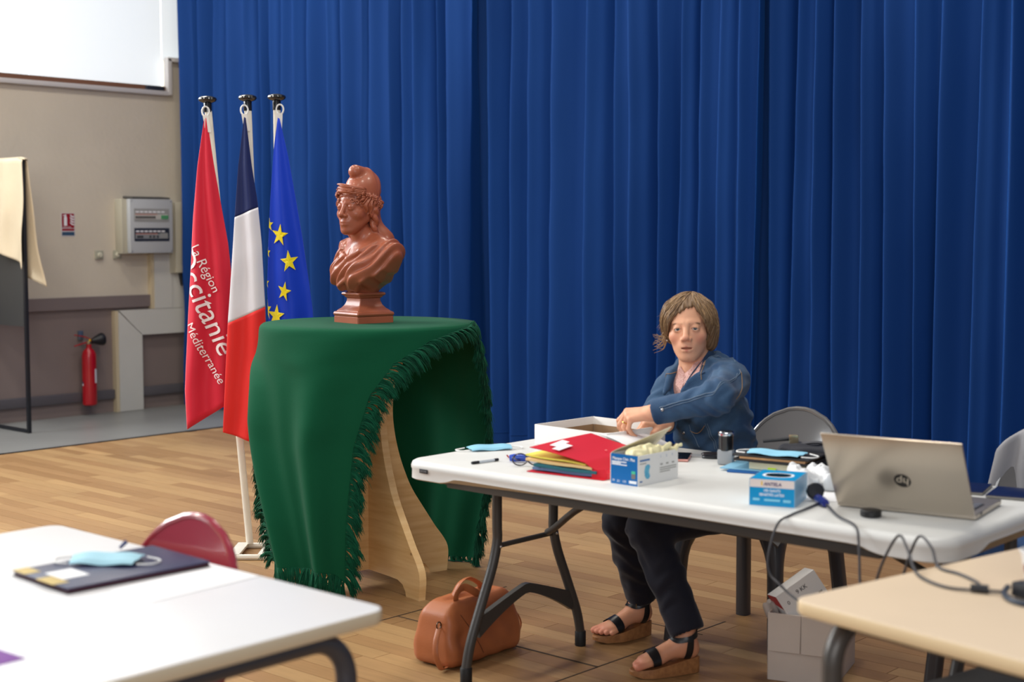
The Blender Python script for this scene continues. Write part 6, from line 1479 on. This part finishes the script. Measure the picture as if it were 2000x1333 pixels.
mb = MB(); mb.box((WX + .012, ec[1] - .028, ec[2] + .545), (.024, .04, .07), bev=.002); mb.build('wall_bracket', M('zinc_blue', (120, 136, 150), .35, metal=.7), ex)
def cyl_patch(a0, a1, z0, z1, mat, nm):
    mb = MB(); mb.grid(lambda u, v: (ec[0] + .0566 * math.cos(R_(a0 + (a1 - a0) * u)), ec[1] + .0566 * math.sin(R_(a0 + (a1 - a0) * u)), ec[2] + z0 + (z1 - z0) * v), 8, 2); mb.build(nm, mat, ex)
cyl_patch(15, 45, .175, .285, M('label_white', (220, 220, 224), .5), 'paper_label'); cyl_patch(-105, -85, .155, .170, M('label_white'), 'sticker'); cyl_patch(-105, -85, .170, .188, M('label_navy', (30, 60, 90), .5), 'sticker')
# extinguisher sign
sg = thing('wall_sign', 'small red and blue fire extinguisher sign on the beige wall', 'sign', (WX + .002, 6.128, 1.405))
wS = lambda y, z, o=.004: (WX + o, 6.128 + y, 1.405 + z)
def wrect(mb, y0, y1, z0, z1, o): mb.add([wS(y0, z0, o), wS(y1, z0, o), wS(y1, z1, o), wS(y0, z1, o)], [(0, 1, 2, 3)])
mb = MB(); mb.box((WX + .0015, 6.128, 1.494), (.003, .118, .182), bev=.001); mb.build('sign_plate', M('sign_grey', (196, 194, 196), .4), sg)
mb = MB(); wrect(mb, -.054, .054, .064, .176, .0036); mb.build('red_field', M('sign_red', (142, 10, 26), .4), sg, smooth=False)
mb = MB(); wrect(mb, -.054, .054, .042, .059, .0036); mb.build('red_strip', M('sign_red'), sg, smooth=False)
mb = MB(); wrect(mb, -.054, .054, .006, .034, .0036); mb.build('blue_field', M('sign_blue', (52, 78, 104), .4), sg, smooth=False)
mb = MB(); poly = [(-.036, .082), (-.008, .082), (-.008, .145), (-.012, .152), (-.016, .155), (-.012, .164), (-.018, .172), (-.026, .166), (-.042, .164), (-.044, .156), (-.030, .158), (-.028, .153), (-.036, .146)]; mb.add([wS(a, b, .0042) for a, b in poly], [tuple(range(len(poly)))]); mb.build('extinguisher_pictogram', M('label_white'), sg, smooth=False)
mb = MB()
for k in range(4):
    z = .090 + .020 * k; q = [(.012 + .006 * (k % 2), z + .020), (.022, z + .006), (.036, z - .004), (.052, z - .004), (.052, z + .006), (.040, z + .006), (.030, z + .014)]; mb.add([wS(a, b, .0042) for a, b in q], [tuple(range(len(q)))])
fo = mb.build('flame_marks', M('label_white'), sg, smooth=False); fo['kind'] = 'stuff'
lettering('EXTINCTEUR', .0135, lambda x, y: wS(-.012 + x * .9, .071 + y, .0044), M('label_white'), sg)
# distribution board
db = thing('distribution_board', 'grey electrical distribution board with two breaker windows', 'fuse box', (WX, 6.78, 1.27))
m_bx = M('box_beige', (172, 166, 148), .5); m_bg = M('box_grey', (176, 178, 180), .4)
mb = MB(); mb.box((WX + .05, 6.785, 1.482), (.10, .475, .435), bev=.004); mb.build('backbox', m_bx, db)
mb = MB(); mb.box((WX + .125, 6.790, 1.484), (.05, .40, .43), bev=.006); mb.build('cover', m_bg, db)
dF = lambda y, z, o=.151: (WX + o, 6.790 + y, 1.484 + z)
def dbox(mb, y0, y1, z0, z1, t=.004): mb.box((WX + .1505, 6.790 + (y0 + y1) / 2, 1.484 + (z0 + z1) / 2), (t, y1 - y0, z1 - z0))
for nm, z0, z1, mt in (('upper_window', .035, .140, M('window_light_grey', (150, 150, 148), .25)), ('lower_window', -.120, -.015, M('window_smoke', (46, 50, 60), .12, coat=.4))):
    mb = MB(); dbox(mb, -.165, .165, z0, z1); wv = mb.build(nm, mt, db, smooth=False)
    mb = MB(); dbox(mb, -.155, .150, z0 + .020, z0 + .060, .008); mb.build('breaker_row', M('breaker_grey', (130, 132, 134), .4) if z0 < 0 else M('breaker_light', (184, 180, 174), .4), wv, smooth=False)
    mb = MB(); dbox(mb, -.155, .05, z0 + .055, z0 + .063, .010); mb.build('breaker_stripe', M('stripe_rose', (180, 128, 116), .5), wv, smooth=False)
    sw_ = [-.145 + .021 * k for k in range(9)] if z0 > 0 else [-.135, -.115, -.095, -.02, .015, .05]
    for y in sw_:
        mb = MB(); dbox(mb, y - .007, y + .007, z0 + .028, z0 + .044, .016); mb.build('breaker_switch', M('switch_black', (26, 26, 30), .35), wv, smooth=False)
    if z0 > 0:
        for k in range(4): mb = MB(); dbox(mb, .088 + .017 * k, .100 + .017 * k, z0 + .022, z0 + .052, .014); mb.build('breaker_switch', M('breaker_green', (30, 140, 80), .4), wv, smooth=False)
    else:
        mb = MB(); dbox(mb, .075, .145, z0 + .022, z0 + .066, .012); mb.build('blank_plate', M('plate_grey', (140, 140, 138), .4), wv, smooth=False)
    mb = MB()
    for k in range(7): dbox(mb, -.150 + .040 * k, -.120 + .040 * k, z1 - .032, z1 - .020, .0055)
    o_ = mb.build('label_strip', M('label_white'), wv, smooth=False); o_['kind'] = 'stuff'
for sy in (-1, 1):
    for sz in (-1, 1): mb = MB(); mb.lathe([(0, 0), (.006, 0), (.005, .003), (0, .003)], dF(sy * .185, sz * .20, .150), 10, rotm(0, 90, 0)); mb.build('screw', M('zinc'), db)
mb = MB(); mb.box((WX + .07, 6.80, 1.712), (.13, .36, .014), rotm(0, 4, 0), bev=.004); mb.build('top_shelf_strip', M('strip_dark', (70, 68, 66), .7), db)
# grey cabinet behind it
cb2 = thing('meter_cabinet', 'tall beige electrical cabinet half hidden by the curtain', 'cabinet', (WX, 7.11, 1.1))
mb = MB(); mb.box((WX + .035, 7.095, 1.39), (.07, .15, .58), bev=.004); mb.build('cabinet_body', m_bx, cb2)
mb = MB(); mb.box((WX + .082, 7.120, 1.39), (.024, .13, .575), bev=.005); dr = mb.build('cabinet_door', M('box_beige_light', (184, 178, 160), .45), cb2)
for z in (1.59, 1.20): mb = MB(); mb.box((WX + .099, 7.165, z), (.014, .022, .05), bev=.004); mb.build('latch', M('pen_black'), dr)
mb = MB(); mb.box((WX + .07, 7.13, 1.05), (.04, .035, .10), rotm(10, 0, 0), bev=.004); mb.build('cable_gland', M('pen_black'), cb2)
# trunking
m_tr = M('trunking_white', (196, 194, 188), .5, var=.03, vs=3); m_trs = M('trunking_side', (196, 180, 150), .55)
t1 = thing('trim_2', 'white cable trunking along the wall foot', None, (WX, 6.8, 0)); t1['kind'] = 'structure'
def trunk(poly, nm, mat=None, t0=0., t1_=.055):
    mb = MB(); mb.prism(poly, t0, t1_, lambda y, z, o: (WX + o, y, z)); ob = mb.build(nm, mat or m_tr, t1, smooth=False)
    bm = bmesh.new(); bm.from_mesh(ob.data); bmesh.ops.recalc_face_normals(bm, faces=bm.faces); bm.to_mesh(ob.data); bm.free()
trunk([(6.528, .002), (6.745, .002), (6.745, .605), (6.528, .805)], 'vertical_trunk')
trunk([(6.535, .812), (6.748, .608), (7.35, .608), (7.35, .812)], 'horizontal_trunk')
trunk([(6.500, .0), (6.526, .0), (6.526, .81), (6.500, .81)], 'trunk_side', m_trs, 0, .05)
trunk([(6.872, .815), (7.04, .815), (7.04, 1.262), (6.872, 1.262)], 'riser_trunk'); trunk([(6.845, .815), (6.87, .815), (6.87, 1.262), (6.845, 1.262)], 'riser_side', m_trs, 0, .05)
trunk([(7.045, .815), (7.18, .815), (7.18, 1.10), (7.045, 1.10)], 'riser_trunk', None, 0, .045)
# push switches
for y, lb in ((6.391, 'square grey push switch nearer the extinguisher sign'), (6.553, 'square grey push switch under the distribution board edge')):
    s_ = thing('push_switch', lb, 'switch', (WX, y, 1.225)); mb = MB(); mb.box((WX + .010, y, 1.258), (.02, .068, .068), bev=.004); mb.build('switch_plate', M('switch_beige', (160, 158, 142), .4), s_)
    mb = MB(); mb.lathe([(0, 0), (.020, 0), (.020, .012), (.018, .016), (0, .017)], (WX + .018, y, 1.258), 20, rotm(0, 90, 0)); mb.build('push_button', M('button_cream', (196, 192, 172), .35), s_)
